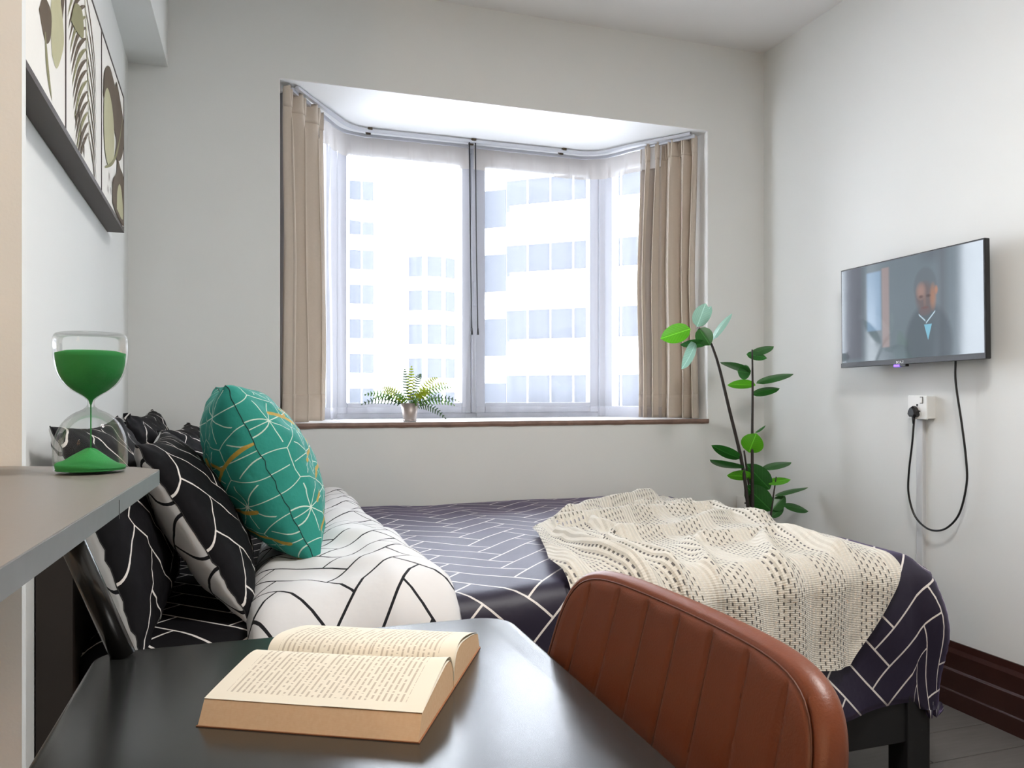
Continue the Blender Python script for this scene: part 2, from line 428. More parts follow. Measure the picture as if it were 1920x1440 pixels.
struct(boxes('wall_back', [(XL-.15, WX0, YW, YW+.16, 0, ZC), (WX1, XR+.15, YW, YW+.16, 0, ZC), (WX0, WX1, YW, YW+.16, 0, WZ0-.02), (WX0, WX1, YW, YW+.16, WZ1, ZC)], 'wall'), 'pale grey wall with the bay window')
KW = .04
def wall_x(y): return XL+KW*(YW-y)
struct(prism('wall_left', [(XL, YW), (wall_x(YP+.02), YP+.02), (wall_x(YP+.02)-.2, YP+.02), (XL-.2, YW)], 0, ZC, 'wall'), 'pale wall behind the bed head')
struct(box('wall_right', XR, XR+.15, YB-.15, YW, 0, ZC, 'wall'), 'pale wall carrying the television')
struct(box('wall_front', XS-.15, XR, YB-.15, YB, 0, ZC, 'wall'), 'pale wall behind the viewer')
struct(box('wall_side', XS-.15, XS, YB, YP+.12, 0, ZC, 'wall'), 'pale side wall beside the viewer')
struct(box('wall_partition', XS, XP, YP, YP+.02, 0, ZC, 'wall'), 'white wall end beside the raised shelf')
struct(box('trim_1', XL, -.307, YP+.021, YW, 2.30, ZC, 'wall'), 'boxed ceiling beam along the left wall')
# skirting, stepped profile
def skirting(name, pts_fn, length):
    prof = [(0, 0), (.026, 0), (.026, .055), (.022, .060), (.022, .125), (.016, .132), (.016, .185), (.010, .200), (.006, .222), (0, .222)]
    V = []; F = []; n = len(prof)
    for t in (0, length):
        for d, z in prof: V.append(pts_fn(t, d, z))
    for i in range(n): F.append((i, (i+1) % n, n+(i+1) % n, n+i))
    F += [tuple(range(n)), tuple(range(n, 2*n))[::-1]]
    return struct(from_py(name, V, F, 'base'), 'dark stained stepped skirting board')
skirting('baseboard_right', lambda t, d, z: (XR-d, YB+t, z), YW-YB)
skirting('baseboard_back', lambda t, d, z: (XL+t, YW-d, z), XR-XL-.03)

# ------------------------------------------------------------------ bay window
BY = 3.77; BL, BR = .33, 1.745; JY = YW+.16
sof = struct(prism('trim_2', [(WX0-.1, YW+.161), (WX1+.1, YW+.161), (WX1+.1, JY+.05), (BR+.12, BY+.12), (BL-.12, BY+.12), (WX0-.1, JY+.05)], WZ1, WZ1+.1, 'soffit'), 'white soffit over the bay window')
struct(box('trim_4', WX0+.001, WX1-.001, YW+.001, YW+.161, WZ1-.004, WZ1, 'soffit'), 'white plaster head of the bay opening')
struct(box('trim_5', WX1-.004, WX1, YW+.0005, JY+.02, WZ0, WZ1-.004, 'soffit'), 'white plaster side of the bay opening near the plant')
struct(box('trim_6', WX0, WX0+.004, YW+.0005, JY+.02, WZ0, WZ1-.004, 'soffit'), 'white plaster side of the bay opening near the bed head')
sill = struct(prism('trim_3', [(WX0, YW+.006), (WX1, YW+.006), (WX1, JY), (BR+.1, BY+.1), (BL-.1, BY+.1), (WX0, JY)], WZ0-.02, WZ0, 'soffit'), 'white sill of the bay window with a worn brown edge')
# worn brown nosing
V = []; F = []; N = 60
for i in range(N+1):
    x = WX0+(WX1-WX0)*i/N; jz = .0025*nz(x*14, 3)+.002*nz(x*50, 1); jy = .003*nz(x*20, 9)
    for dy, dz in ((.007, .001), (-.006+jy, .001+jz*.6), (-.008+jy, -.010+jz), (-.004+jy, -.020+jz*1.5), (.007, -.020)): V.append((x, YW+dy, WZ0+dz))
for i in range(N):
    for k in range(5): F.append((i*5+k, i*5+(k+1) % 5, (i+1)*5+(k+1) % 5, (i+1)*5+k))
F += [(0, 1, 2, 3, 4), tuple(N*5+k for k in (4, 3, 2, 1, 0))]
from_py('sill_nosing', V, F, 'sill_edge', sill)
struct(box('wall_bay', BL-.14, BR+.14, BY-.03, BY+.10, WZ0-.5, WZ0-.021, 'facade'), 'outer wall below the bay window')

win = thing('window_1', '', ''); del win['category']; struct(win, 'bay window with grey aluminium frame and four panes')
GZ0, GZ1 = 1.02, 2.231
def wbar(name, x0, x1, z0, z1, y0=BY-.03, y1=BY+.03): return box(name, x0, x1, y0, y1, z0, z1, 'alu', win, .003, 1)
wbar('head_rail', BL, BR, GZ1+.045, WZ1)
wbar('bottom_rail', BL, BR, WZ0, GZ0-.03)
wbar('mullion', 1.02, 1.045, GZ0-.03, GZ1+.045, BY-.045, BY+.03)
for x0, x1 in ((BL+.035, 1.02), (1.045, BR-.035)):
    for a, b in ((x0, x0+.047), (x1-.047, x1)): wbar('sash_stile', a, b, GZ0-.03, GZ1+.045, BY-.036, BY+.02)
    for a, b in ((GZ0-.03, GZ0+.02), (GZ1-.002, GZ1+.045)): wbar('sash_rail', x0+.047, x1-.047, a, b, BY-.036, BY+.02)
    box('pane', x0+.047, x1-.047, BY-.006, BY, GZ0+.02, GZ1-.002, 'pane', win)
wbar('corner_post', BL-.045, BL+.035, WZ0, WZ1, BY-.05, BY+.05)
wbar('corner_post', BR-.035, BR+.045, WZ0, WZ1, BY-.05, BY+.05)
for s, xa, xb in ((0, WX0, BL-.02), (1, WX1, BR+.02)):      # splayed side lights
    p0 = Vector((xa, JY, 0)); p1 = Vector((xb, BY-.03, 0)); d = (p1-p0).normalized(); nrm = Vector((-d.y, d.x, 0)); L = (p1-p0).length
    def sbox(name, a, b, z0, z1, th, mat):
        q = [p0+d*a+nrm*th, p0+d*b+nrm*th, p0+d*b-nrm*th, p0+d*a-nrm*th]
        return prism(name, [(v.x, v.y) for v in q], z0, z1, mat, win)
    sbox('side_stile', 0, .05, WZ0, WZ1, .03, 'alu'); sbox('side_stile', L-.05, L, WZ0, WZ1, .03, 'alu')
    sbox('side_rail', .05, L-.05, GZ1+.02, WZ1, .03, 'alu'); sbox('side_rail', .05, L-.05, WZ0, GZ0, .03, 'alu')
    sbox('pane', .05, L-.05, GZ0, GZ1+.02, .003, 'pane')
box('window_catch', 1.026, 1.04, BY-.07, BY-.045, 1.52, 1.64, 'alu', win, .003)

# ------------------------------------------------------------------ curtain track, sheers, drapes
def bay_path(off, n=14):
    """plan of the curtain run: up one splay, along the window, down the other; off moves it towards the room"""
    y = 3.665-off
    pts = [(.135+off*.5, 3.20), (.205+off*.7, 3.33), (.30+off*.8, 3.50-off*.4), (.37+off*.7, 3.615-off*.9), (.47+off*.3, y-.004), (.62, y), (1.0, y), (1.45, y), (1.60-off*.3, y-.004), (1.70-off*.7, 3.60-off*.8), (1.775-off*.8, 3.47-off*.4), (1.86-off*.7, 3.33), (1.955-off*.5, 3.19)]
    return smooth_path([(a, b, 0) for a, b in pts], n)
class Path:
    def __init__(s, pts):
        s.p = pts; s.L = [0]
        for a, b in zip(pts, pts[1:]): s.L.append(s.L[-1]+(b-a).length)
        s.T = s.L[-1]
    def at(s, d):
        d = max(0, min(s.T-1e-6, d))
        lo, hi = 0, len(s.L)-1
        while hi-lo > 1:
            m = (lo+hi)//2
            if s.L[m] <= d: lo = m
            else: hi = m
        t = (d-s.L[lo])/(s.L[hi]-s.L[lo]); a, b = s.p[lo], s.p[hi]; p = a.lerp(b, t); g = (b-a).normalized()
        return p, Vector((g.y, -g.x, 0))       # normal points into the room
    def s_of_x(s, x):
        for i, q in enumerate(s.p):
            if q.x >= x: return s.L[i]
        return s.T
sheer_p = Path(bay_path(.0)); drape_p = Path(bay_path(.045))
track = thing('curtain_track', 'curved metal double curtain track under the bay soffit', 'curtain track', (1.0, 3.6, WZ1))
def rail(path, z, w, h, name):
    V = []; F = []; n = len(path.p)
    for i in range(n):
        p, nr = path.at(path.L[i])
        for a, b in ((-w, -h), (w, -h), (w, h), (-w, h)): V.append((p.x+nr.x*a, p.y+nr.y*a, z+b))
    for i in range(n-1):
        for k in range(4): F.append((i*4+k, i*4+(k+1) % 4, (i+1)*4+(k+1) % 4, (i+1)*4+k))
    F += [(0, 1, 2, 3), tuple((n-1)*4+k for k in (3, 2, 1, 0))]
    return from_py(name, V, F, 'rail', track)
rail(sheer_p, WZ1-.024, .007, .007, 'rear_rail'); rail(drape_p, WZ1-.014, .008, .006, 'front_rail')
for x in (.50, .98, 1.46):
    for pth, dz in ((sheer_p, .012), (drape_p, .004)):
        p, _ = pth.at(pth.s_of_x(x)); box('bracket', p.x-.011, p.x+.011, p.y-.012, p.y+.012, WZ1-dz-.008, WZ1, 'screw', track, .002)

def sheer(name, s0, s1, label, lean):
    root = thing(name, label, 'sheer curtain', (*sheer_p.at((s0+s1)/2)[0].xy, WZ0), 'sheer curtains in the bay')
    L = s1-s0; npl = max(2, round(L/.098)); ns = npl*12
    def surf(u, z):
        k = (WZ1-.03-z)/1.3
        d = s0+L*u; pl = u*npl
        tri = abs((pl % 1)-.5)*2                     # 1 at a pleat
        amp = .004+.016*min(1, max(0, (k-.07)*5))
        wv = math.sin(pl*2*PI+1.2*nz(u*6, k*1.5, 2))*amp*(.6+.8*abs(nz(pl*.7, 5)))+.010*nz(u*5, z*1.3, 8)*min(1, k*2)
        pinch = .012*max(0, tri-.82)/.18*math.exp(-((k-.08)/.05)**2)
        if lean: d += lean*(-.018*math.sin(min(1, k*1.1)*PI)+.012*k)*(u if lean < 0 else 1-u)**6
        p, nr = sheer_p.at(d); return p+nr*(wv+pinch)+Vector((0, 0, z))
    for part, z0, z1, nzv, mat in (('voile', WZ0+.002, WZ1-.135, 26, 'sheer'), ('header_tape', WZ1-.135, WZ1-.032, 6, 'sheer_tape'), ('hem', WZ0+.003, WZ0+.055, 3, 'sheer')):
        V = [surf(i/ns, z1+(z0-z1)*j/nzv)+(Vector((0, 0, 0)) if part != 'hem' else sheer_p.at(s0+L*i/ns)[1]*.002) for i in range(ns+1) for j in range(nzv+1)]
        from_py(part, V, grid_faces(ns+1, nzv+1), mat, root, True)
    return root
sc = sheer_p.s_of_x(.985)
sheer('sheer_curtain', sheer_p.s_of_x(.25), sc-.014, 'white sheer curtain panel behind the small fern', -1)
sheer('sheer_curtain', sc+.014, sheer_p.s_of_x(1.86), 'white sheer curtain panel nearer the right drape', 1)
for x, lab in ((.977, 'thin black curtain wand hanging at the centre, left one'), (1.007, 'thin black curtain wand hanging at the centre, right one')):
    w = thing('curtain_wand', lab, 'curtain wand', (x, 3.585, 1.37), 'curtain pull wands')
    y0 = drape_p.at(drape_p.s_of_x(x))[0].y-.010
    tube('rod', [(x, y0, WZ1-.022), (x+.004, y0, 1.85), (x+.012, y0, 1.38)], .0032, 'black_plastic', w)
    tube('tip', [(x+.012, y0, 1.40), (x+.0125, y0, 1.368)], [.0042, .0060], 'black_plastic', w)

def drape(name, A, B, label, folds, seedv, flip):
    """pleated curtain between plan points A (jamb) and B; several deep folds"""
    A = Vector((*A, 0)); B = Vector((*B, 0)); d = (B-A).normalized(); nr = Vector((d.y, -d.x, 0)); nr *= (1 if nr.y < 0 else -1)
    if flip: pass
    root = thing(name, label, 'curtain', (*((A+B)/2).xy, WZ0), 'beige drapes in the bay')
    ns = folds*26; nv = 44; L = (B-A).length; Zt, Zb = WZ1-.026, WZ0+.004
    rnd = random.Random(seedv); wid = [rnd.uniform(.5, 1.6) for _ in range(folds)]; tot = sum(wid); cum = [0]
    for w in wid: cum.append(cum[-1]+w/tot)
    am = [rnd.uniform(.75, 1.25) for _ in range(folds)]
    def surf(u, t):
        k = 0
        while k < folds-1 and u > cum[k+1]: k += 1
        f = (u-cum[k])/(cum[k+1]-cum[k])
        wave = math.sin(f*2*PI); wave = math.copysign(abs(wave)**.75, wave)
        gather = math.exp(-(t/.07)**2)
        amp = (.030+.012*t)*am[k]*(1-.45*gather)
        sh = .34*math.sin(2*f*2*PI)*L/folds*.35*(1-.5*gather)       # overhanging folds
        pl = gather*.012*math.sin(f*6*PI)
        drift = .030*nz(u*2.2, t*1.1, seedv)*min(1, t*2)+(.012*(u-.3)*t)
        top = .006*gather*math.sin(f*4*PI)
        return A+d*(L*u+sh+drift)+nr*(wave*amp+pl+.018*nz(u*3, t*2, seedv+5)*t)+Vector((0, 0, Zt-(Zt-Zb)*t+top*(1 if t < .02 else 0)))
    V = [surf(i/ns, j/nv) for i in range(ns+1) for j in range(nv+1)]
    o = from_py('fabric', V, grid_faces(ns+1, nv+1), 'drape', root, True)
    md = o.modifiers.new('thick', 'SOLIDIFY'); md.thickness = .0025; md.offset = 0
    # heading band, folded at the pleats, and stitched bottom hem
    for part, t0, t1, off in (('heading_band', -.004, .055, .0035), ('bottom_hem', .915, 1.0, .0022)):
        n2 = 6; V = [surf(i/ns, t0+(t1-t0)*j/n2)+nr*off for i in range(ns+1) for j in range(n2+1)]
        b = from_py(part, V, grid_faces(ns+1, n2+1), 'drape', root, True); md = b.modifiers.new('thick', 'SOLIDIFY'); md.thickness = .002; md.offset = 0
    for k in range(folds):
        p = surf(cum[k]+.02, 0.0)
        tube('hook', [(p.x, p.y, Zt-.02), (p.x, p.y, WZ1-.012)], .002, 'rail', root, 6)
    return root
drape('window_drape', (.104, 3.185), (.278, 3.43), 'beige pleated drape at the side of the bay above the bed head', 3, 3, False)
drape('window_drape', (1.975, 3.20), (1.800, 3.43), 'beige pleated drape at the side of the bay above the tall plant', 5, 11, True)

# ------------------------------------------------------------------ buildings across the street
def far_block(name, label, x0, x1, Y, depth, z0, z1, cols, floors, fh, zoff, ww, wh):
    t = thing(name, label, 'building', ((x0+x1)/2, Y+depth/2, z0))
    box('wall', x0, x1, Y, Y+depth, z0, z1, 'facade', t)
    for k in range(floors):
        zz = zoff+k*fh
        for cx in cols:
            f = box('window', cx-ww/2, cx+ww/2, Y-.06, Y+.02, zz, zz+wh, 'facade_glass', t)
            box('window_bar', cx-.06, cx+.06, Y-.10, Y-.02, zz, zz+wh, 'facade', f)
        box('floor_band', x0, x1, Y-.12, Y, zz-.30, zz-.12, 'facade', t)
    return t
far_block('apartment_tower', 'white apartment tower seen through the sheer above the fern', 7.2, 12.0, 66, 8, -30, 17, (8.5, ), 12, 2.9, -14.5, 2.0, 1.6)
tb = thing('apartment_tower', 'pale round-fronted tower beside the middle of the window', 'building', (14.6, 68, -30))
lathe('round_bay', [(0, -30), (2.6, -30), (2.6, 16), (0, 16)], (14.6, 68, 0), 'facade', tb, 24)
box('wall', 12.0, 18.6, 68, 76, -30, 20, 'facade', tb)
for k in range(9):
    zz = -12+k*2.9
    for a in (-2.2, -1.57, -.94):
        o = box('window', -.62, .62, -.05, .05, zz, zz+1.7, 'facade_glass', tb)
        o.matrix_basis = Matrix.Translation(Vector((14.6+2.62*math.cos(a), 68+2.62*math.sin(a), 0))) @ Matrix.Rotation(a+PI/2, 4, 'Z')
rb = thing('apartment_block', 'white block with long balconies seen through the right side of the window', 'building', (14.5, 34, -30))
rb_a = Vector((21.0, 25.5, 0)); rb_b = Vector((8.9, 35.5, 0)); rd = (rb_b-rb_a).normalized(); rn = Vector((-rd.y, rd.x, 0)); rn *= (1 if rn.y < 0 else -1); RL = (rb_b-rb_a).length
def fbox(name, a, b, z0, z1, d0, d1, mat, parent):
    q = [rb_a+rd*a+rn*d0, rb_a+rd*b+rn*d0, rb_a+rd*b+rn*d1, rb_a+rd*a+rn*d1]
    return prism(name, [(v.x, v.y) for v in q], z0, z1, mat, parent)
fbox('wall', 0, RL, -28, 18, -6, 0, 'facade', rb)
for k in range(10):
    zz = -12.2+k*2.95
    fbox('balcony', 0, RL-3.2, zz-.25, zz+.95, .0, 1.1, 'facade', rb)
    for j in range(6):
        a = .25+j*2.15
        w = fbox('window', a, a+2.07, zz+.95, zz+2.35, -.04, .05, 'facade_glass', rb)
        fbox('window_bar', a+1.0, a+1.07, zz+.95, zz+2.35, .05, .09, 'facade', w)
    fbox('window', RL-2.6, RL-.7, zz+.3, zz+2.0, -.04, .05, 'facade_glass', rb)

# ------------------------------------------------------------------ bed
BX0, BX1, BYN, BYF = -.345, 1.68, 1.64, 3.12
bed = thing('bed_frame', 'dark double bed frame with brown headboard against the left wall', 'bed', (.65, 2.38, 0))
prism('headboard', [(wall_x(BYF)+.003, BYF), (wall_x(BYN-.03)+.003, BYN-.03), (-.318, BYN-.03), (-.352, BYF)], 0, .80, 'headboard', bed, .006)
box('side_rail', BX0, BX1+.02, BYN-.012, BYN+.02, .16, .34, 'black_wood', bed, .004)
box('side_rail', BX0, BX1+.02, BYF-.03, BYF, .16, .34, 'black_wood', bed, .004)
box('foot_rail', BX1, BX1+.025, BYN+.05, BYF-.03, .10, .34, 'black_wood', bed, .004)
for y0 in (BYN-.02, BYF-.07): box('leg', BX1-.045, BX1+.03, y0, y0+.07, 0, .34, 'black_wood', bed, .004)
for k in range(10): box('slat', BX0+.05+k*.2, BX0+.13+k*.2, BYN+.02, BYF-.03, .30, .325, 'headboard', bed)

def rounded_box_uv(name, x0, x1, y0, y1, z0, z1, r, mat, parent=None):
    """soft block; UV unwraps the top and the near side in metres"""
    bm = bmesh.new(); add_box(bm, x0, x1, y0, y1, z0, z1, r, 5)
    me = bpy.data.meshes.new(name); bm.to_mesh(me); bm.free(); l = me.uv_layers.new(name='UVMap')
    for p in me.polygons:
        for li in p.loop_indices:
            c = me.vertices[me.loops[li].vertex_index].co
            l.data[li].uv = (c.x, c.y-(z1-c.z)) if c.y < y0+r*1.01 else (c.x+.03, c.y)
    return link_mesh(name, me, mat, parent, True)
tag(rounded_box_uv('mattress', BX0+.01, BX1-.005, BYN+.01, BYF-.01, .326, .598, .06, 'hb_sheet'), 'mattress in a black sheet with white herringbone lines', 'mattress')

# draped cloth mapping: (a along X, b along Y) flat coordinates -> position
def drape_pos(a, b, xe, ye, z, r=.06):
    da = max(0, a-xe); db = max(0, ye-b)
    d = math.hypot(da, db)
    if d < 1e-9: return Vector((a, b, z)), Vector((0, 0, 1))
    dr = Vector((da/d, -db/d, 0)); q = r*PI/2
    if d < q: h = r*math.sin(d/r); v = r*(1-math.cos(d/r)); nrm = dr*math.sin(d/r)+Vector((0, 0, math.cos(d/r)))
    else: h = r; v = r+(d-q); nrm = dr.copy()
    return Vector((min(a, xe), max(b, ye), z-v))+dr*h, nrm
ZT = .648
def bed_top(x, y):
    return ZT+.012*nz(x*2.1, y*2.3, 1)+.006*nz(x*5, y*6, 4)-.012*max(0, (y-2.7)/.4)
DXE, DYE = BX1-.03, BYN+.035
def duvet_surface(a, b, lift=0.0):
    z = bed_top(min(a, DXE), max(b, DYE))
    p, n = drape_pos(a, b, DXE, DYE, z, .065)
    dr = max(0, max(a-DXE, DYE-b))
    if dr > .05:
        k = min(1, (dr-.05)*4)
        n2 = Vector((n.x, n.y, 0))
        p += n2*(.018*k*math.sin(a*9+b*7+1.5*nz(a*3, b*3, 2))+.014*k*nz(a*6, b*6, 7)+.008*k)
        if a > DXE and b < DYE: p += n2*.05*math.exp(-((dr-.16)/.10)**2)*math.sin(math.atan2(DYE-b, a-DXE)*2)
    return p+n*lift, n
duvet = thing('duvet', 'black duvet with white herringbone lines spread over the bed', 'duvet', (1.0, 2.4, .33))
nu, nv = 96, 96; a0, a1, b0, b1 = .30, DXE+.40, DYE-.42, BYF-.005
V = []; UV = []
for i in range(nu):
    for j in range(nv):
        a = a0+(a1-a0)*i/(nu-1); b = b0+(b1-b0)*j/(nv-1)
        # round off the hanging corner so that it stays clear of the floor
        da, db = a-DXE, DYE-b
        aa, bb = a, b
        if da > 0 and db > 0:
            d = math.hypot(da, db); lim = .44
            if d > lim: aa = DXE+da*lim/d; bb = DYE-db*lim/d
        p, n = duvet_surface(aa, bb); p.z = max(p.z, .18); V.append(p); UV.append((a, b))
o = from_py('cover', V, grid_faces(nu, nv), 'hb_dark', duvet, True, UV)
md = o.modifiers.new('thick', 'SOLIDIFY'); md.thickness = .022; md.offset = -1
# turned-back white underside: a puffy fold
nu, nv = 40, 90; V = []; UV = []
for i in range(nu):
    s = i/(nu-1)
    for j in range(nv):
        b = (BYN-.30)+(BYF-.06-(BYN-.30))*j/(nv-1)
        skew = .0+.06*max(0, b-2.2)+.02*nz(b*3, 7)
        lo = -.015+skew*.5+.05*max(0, b-2.0); hi = .415-.05*max(0, (b-1.7))+.025*nz(b*4, 3)
        a = lo+(hi-lo)*s
        puff = .060*max(0, 1-abs(2*s-1)**5)**.5
        puff *= 1+.35*nz(a*5, b*4, 6)+.25*nz(a*11, b*9, 3)
        z = .602+.045*min(1, max(0, s*1.5)); p, n = drape_pos(a, b, 9, DYE, z, .07)
        hang = max(0, DYE-b); p += n*(puff+.004)+Vector((0, -1, 0))*(.01*min(1, hang*6))
        V.append(p); UV.append((a*1.05+.11, b+.03))
F = grid_faces(nu, nv)
tl = from_py('turned_back_fold', V, F, 'hb_white', duvet, True, UV); tl['label'] = 'white underside with black herringbone lines'
md = tl.modifiers.new('thick', 'SOLIDIFY'); md.thickness = .012; md.offset = -1

# pillows and cushion
def pillow(name, label, cat, c, w, h, t, lean, yaw, mats, group=None, seedv=0, wrinkle=.012, uvoff=(0, 0), roll=0.0, seam_mat='seam_black'):
    al = math.radians(lean)
    R = Matrix.Rotation(math.radians(yaw), 3, 'Z')
    U = R @ Vector((0, 1, 0)); Vv = R @ Vector((-math.sin(al), 0, math.cos(al))); Nn = R @ Vector((math.cos(al), 0, math.sin(al)))
    if roll:
        q = Matrix.Rotation(math.radians(roll), 3, Nn); U = q @ U; Vv = q @ Vv
    c = Vector(c); root = thing(name, label, cat, (c.x, c.y, c.z-h/2), group)
    n = 40
    for sgn, part, mat in ((1, 'case_front', mats[0]), (-1, 'case_back', mats[1])):
        VV = []; UV = []
        for i in range(n+1):
            for j in range(n+1):
                # denser towards the seam
                u = math.sin((i/n*2-1)*PI/2); v = math.sin((j/n*2-1)*PI/2)
                pin = 1-.09*(1-v*v); piv = 1-.09*(1-u*u)
                th = t*(max(0, (1-u*u))*max(0, (1-v*v)))**.42
                edge = min(1, (1-abs(u))*5, (1-abs(v))*5)
                wr = wrinkle*(nz(u*3+seedv, v*3, sgn)+.6*nz(u*7+seedv, v*6, 3))*edge+wrinkle*.8*(1-edge)*nz(u*9+seedv, v*9, 2)
                p = c+U*(u*w/2*pin)+Vv*(v*h/2*piv)+Nn*(sgn*th+wr)
                VV.append(p); UV.append((u*w/2*1.1+uvoff[0]+(.043 if sgn < 0 else 0), v*h/2*1.1+uvoff[1]+(.057 if sgn < 0 else 0)))
        from_py(part, VV, grid_faces(n+1, n+1) if sgn < 0 else [f[::-1] for f in grid_faces(n+1, n+1)], mat, root, True, UV)
    seam = []
    for k in range(4*n):
        e_, f_ = divmod(k, n); t_ = math.sin((f_/n*2-1)*PI/2); u, v = ((-1, t_), (t_, 1), (1, -t_), (-t_, -1))[e_]
        wr = wrinkle*.8*nz(u*9+seedv, v*9, 2)
        seam.append(c+U*(u*w/2*(1-.09*(1-v*v)))+Vv*(v*h/2*(1-.09*(1-u*u)))+Nn*wr)
    tube('seam', seam+seam[:1], .0011, seam_mat, root, 5)
    return root
M['seam_dark'] = new_mat('dark_seam', (.01, .05, .045), .8); M['seam_black'] = new_mat('black_seam', (.01, .01, .01), .8)
G = 'pillows at the head of the bed'
pillow('pillow', 'black herringbone pillow slumped against the near end of the headboard', 'pillow', (-.268, 1.905, .812), .71, .45, .066, 19, 0, ('hb_pillow', 'hb_pillow_back'), G, 1, .012)
pillow('pillow', 'black herringbone pillow with white reverse leaning behind the teal cushion', 'pillow', (-.128, 2.05, .790), .68, .44, .080, 30, 2, ('hb_pillow', 'hb_pillow_back'), G, 4, .007, (.05, .02))
pillow('pillow', 'black herringbone pillow against the headboard on the window side', 'pillow', (-.292, 2.77, .81), .66, .45, .068, 16, 0, ('hb_pillow', 'hb_pillow_back'), G, 8, .02)
pillow('pillow', 'black herringbone pillow in front on the window side, behind the teal cushion', 'pillow', (-.145, 2.79, .785), .62, .44, .08, 30, -3, ('hb_pillow', 'hb_pillow_back'), G, 13, .02)
pillow('throw_cushion', 'teal cushion with white star lines and gold bands', 'cushion', (.018, 2.13, .890), .45, .47, .125, 26, 5, ('cushion', 'cushion'), None, 21, .010, seam_mat='seam_dark')

# knitted throw over the foot of the bed
def seg_dist(p, a, b):
    d = b-a; t = max(0, min(1, (p-a).dot(d)/d.dot(d))); return (p-a-d*t).length
RIDGES = [(w_, h_, [Vector((x, y, 0)) for x, y in pl]) for w_, h_, pl in (
    (.034, .050, [(.80, 2.20), (1.06, 2.42), (1.45, 2.68)]), (.030, .045, [(.90, 2.21), (1.21, 2.39), (1.50, 2.36), (1.54, 2.11)]), (.026, .040, [(.84, 2.09), (.83, 1.78), (.86, 1.62)]),
    (.030, .042, [(1.0, 2.02), (1.27, 2.09), (1.52, 2.23)]), (.024, .036, [(.93, 1.97), (.95, 1.73), (.93, 1.5)]), (.028, .036, [(1.2, 1.90), (1.42, 1.90), (1.47, 1.70)]), (.030, .045, [(.80, 2.20), (.71, 1.90), (.70, 1.6)]),
    (.024, .030, [(1.13, 1.86), (1.06, 1.66), (1.05, 1.45)]), (.024, .030, [(1.38, 1.90), (1.26, 1.67), (1.22, 1.45)]), (.022, .034, [(1.02, 2.30), (1.00, 2.20), (1.08, 2.10)]), (.03, .036, [(1.30, 2.5), (1.55, 2.55)]))]
throw = thing('knitted_throw', 'cream open-knit throw draped over the foot of the bed', 'blanket', (1.25, 2.2, .46))
nu, nv = 150, 170; V = []; UV = []
for j in range(nv):
    tv = j/(nv-1); b = 2.86+(BYN-.255-2.86)*tv          # far end to hanging hem
    if b > 2.2: xl = .79+.66*((b-2.2)/.66)**1.1
    else: xl = .79-.12*min(1, (2.2-b)/.45)**1.2+.35*max(0, 1.62-b)
    hang = max(0, DYE-b); xr = 1.605-.75*max(0, hang-.06)+.012*nz(b*5, 2)
    for i in range(nu):
        s = i/(nu-1); a = xl+(xr-xl)*s
        # rope-like folds on the top, vertical ribs where it hangs
        top = 1-min(1, hang*9)
        q = Vector((a+.03*nz(a*5, b*5, 3), b+.03*nz(a*5, b*5, 8), 0)); ridge = 0
        for w_, h_, pl in RIDGES:
            dd = min(seg_dist(q, pl[k], pl[k+1]) for k in range(len(pl)-1)); ridge = max(ridge, h_*math.exp(-(dd/w_)**2))
        ridge = (ridge+.012*(1-abs(nz(a*6, b*6, 1)))**2)*(top*.9+.1)
        rib = .010*math.sin(a*46+2*nz(a*4, b*2, 3))*(1-top)+.012*nz(a*9, b*3, 6)*(1-top)
        edge = min(1, s*14, (1-s)*18, tv*14)
        roll = .016*math.exp(-(s*nu/5)**2)*top
        lift = .012+(ridge+rib)*edge+.010*nz(a*7, b*7, 9)*edge*top+roll
        p, n = duvet_surface(a, b, 0); p += n*max(.006, lift)
        V.append(p); UV.append((a+.04*nz(a*3, b*3, 2), b))
o = from_py('knit', V, grid_faces(nv, nu), 'knit', throw, True, UV)

# ------------------------------------------------------------------ table, raised shelf, book, hourglass
def round_rect(x0, x1, y0, y1, r, n=8, rs=None):
    rs = rs or (r, r, r, r); P = []
    for (cx, cy, a0), q in zip(((x1, y1, 0), (x0, y1, PI/2), (x0, y0, PI), (x1, y0, 1.5*PI)), rs):
        sx = -1 if cx == x1 else 1; sy = -1 if cy == y1 else 1
        for k in range(n+1):
            a = a0+PI/2*k/n; P.append((cx+sx*q+q*math.cos(a), cy+sy*q+q*math.sin(a)))
    return P
TZ = .75
table = thing('desk_table', 'black table with rounded corners holding the open book', 'table', (.08, .62, 0))
prism('table_top', round_rect(-.192, .357, .12, 1.112, .045, 8, (.05, .035, .05, .05)), TZ-.025, TZ, 'tabletop', table, .005, 3, True)
for x, y in ((-.14, .18), (.30, .18), (-.14, 1.04), (.30, 1.04)): tube('leg', [(x, y, TZ-.025), (x, y, 0)], .017, 'tube', table, 14)
boxes('apron', [(-.15, .31, 1.02, 1.05, TZ-.06, TZ-.026), (-.15, .31, .17, .20, TZ-.06, TZ-.026)], 'tube', table)
SZ = .9785
shelf = thing('raised_shelf', 'grey raised shelf on a slanted tube, carrying the hourglass', 'shelf', (-.25, .8, TZ))
pts = [(-.123, 1.154), (-.160, 1.205), (-.330, YP-.002), (-.60, YP-.002), (-.60, .10), (-.155, .10)]
prism('shelf_board', pts, SZ-.0205, SZ-.0012, 'shelf_edge', shelf)
prism('shelf_surface', [(x+(-.0006 if x > -.3 else 0), y) for x, y in pts], SZ-.0012, SZ, 'shelf_top', shelf)
box('edge_joint', -.1265, -.1262, .845, .848, SZ-.0205, SZ-.002, 'dark_hole', shelf)
tube('slanted_support', [(-.236, 1.075, SZ-.0207), (-.158, 1.088, TZ+.0005)], .0145, 'tube', shelf, 20)
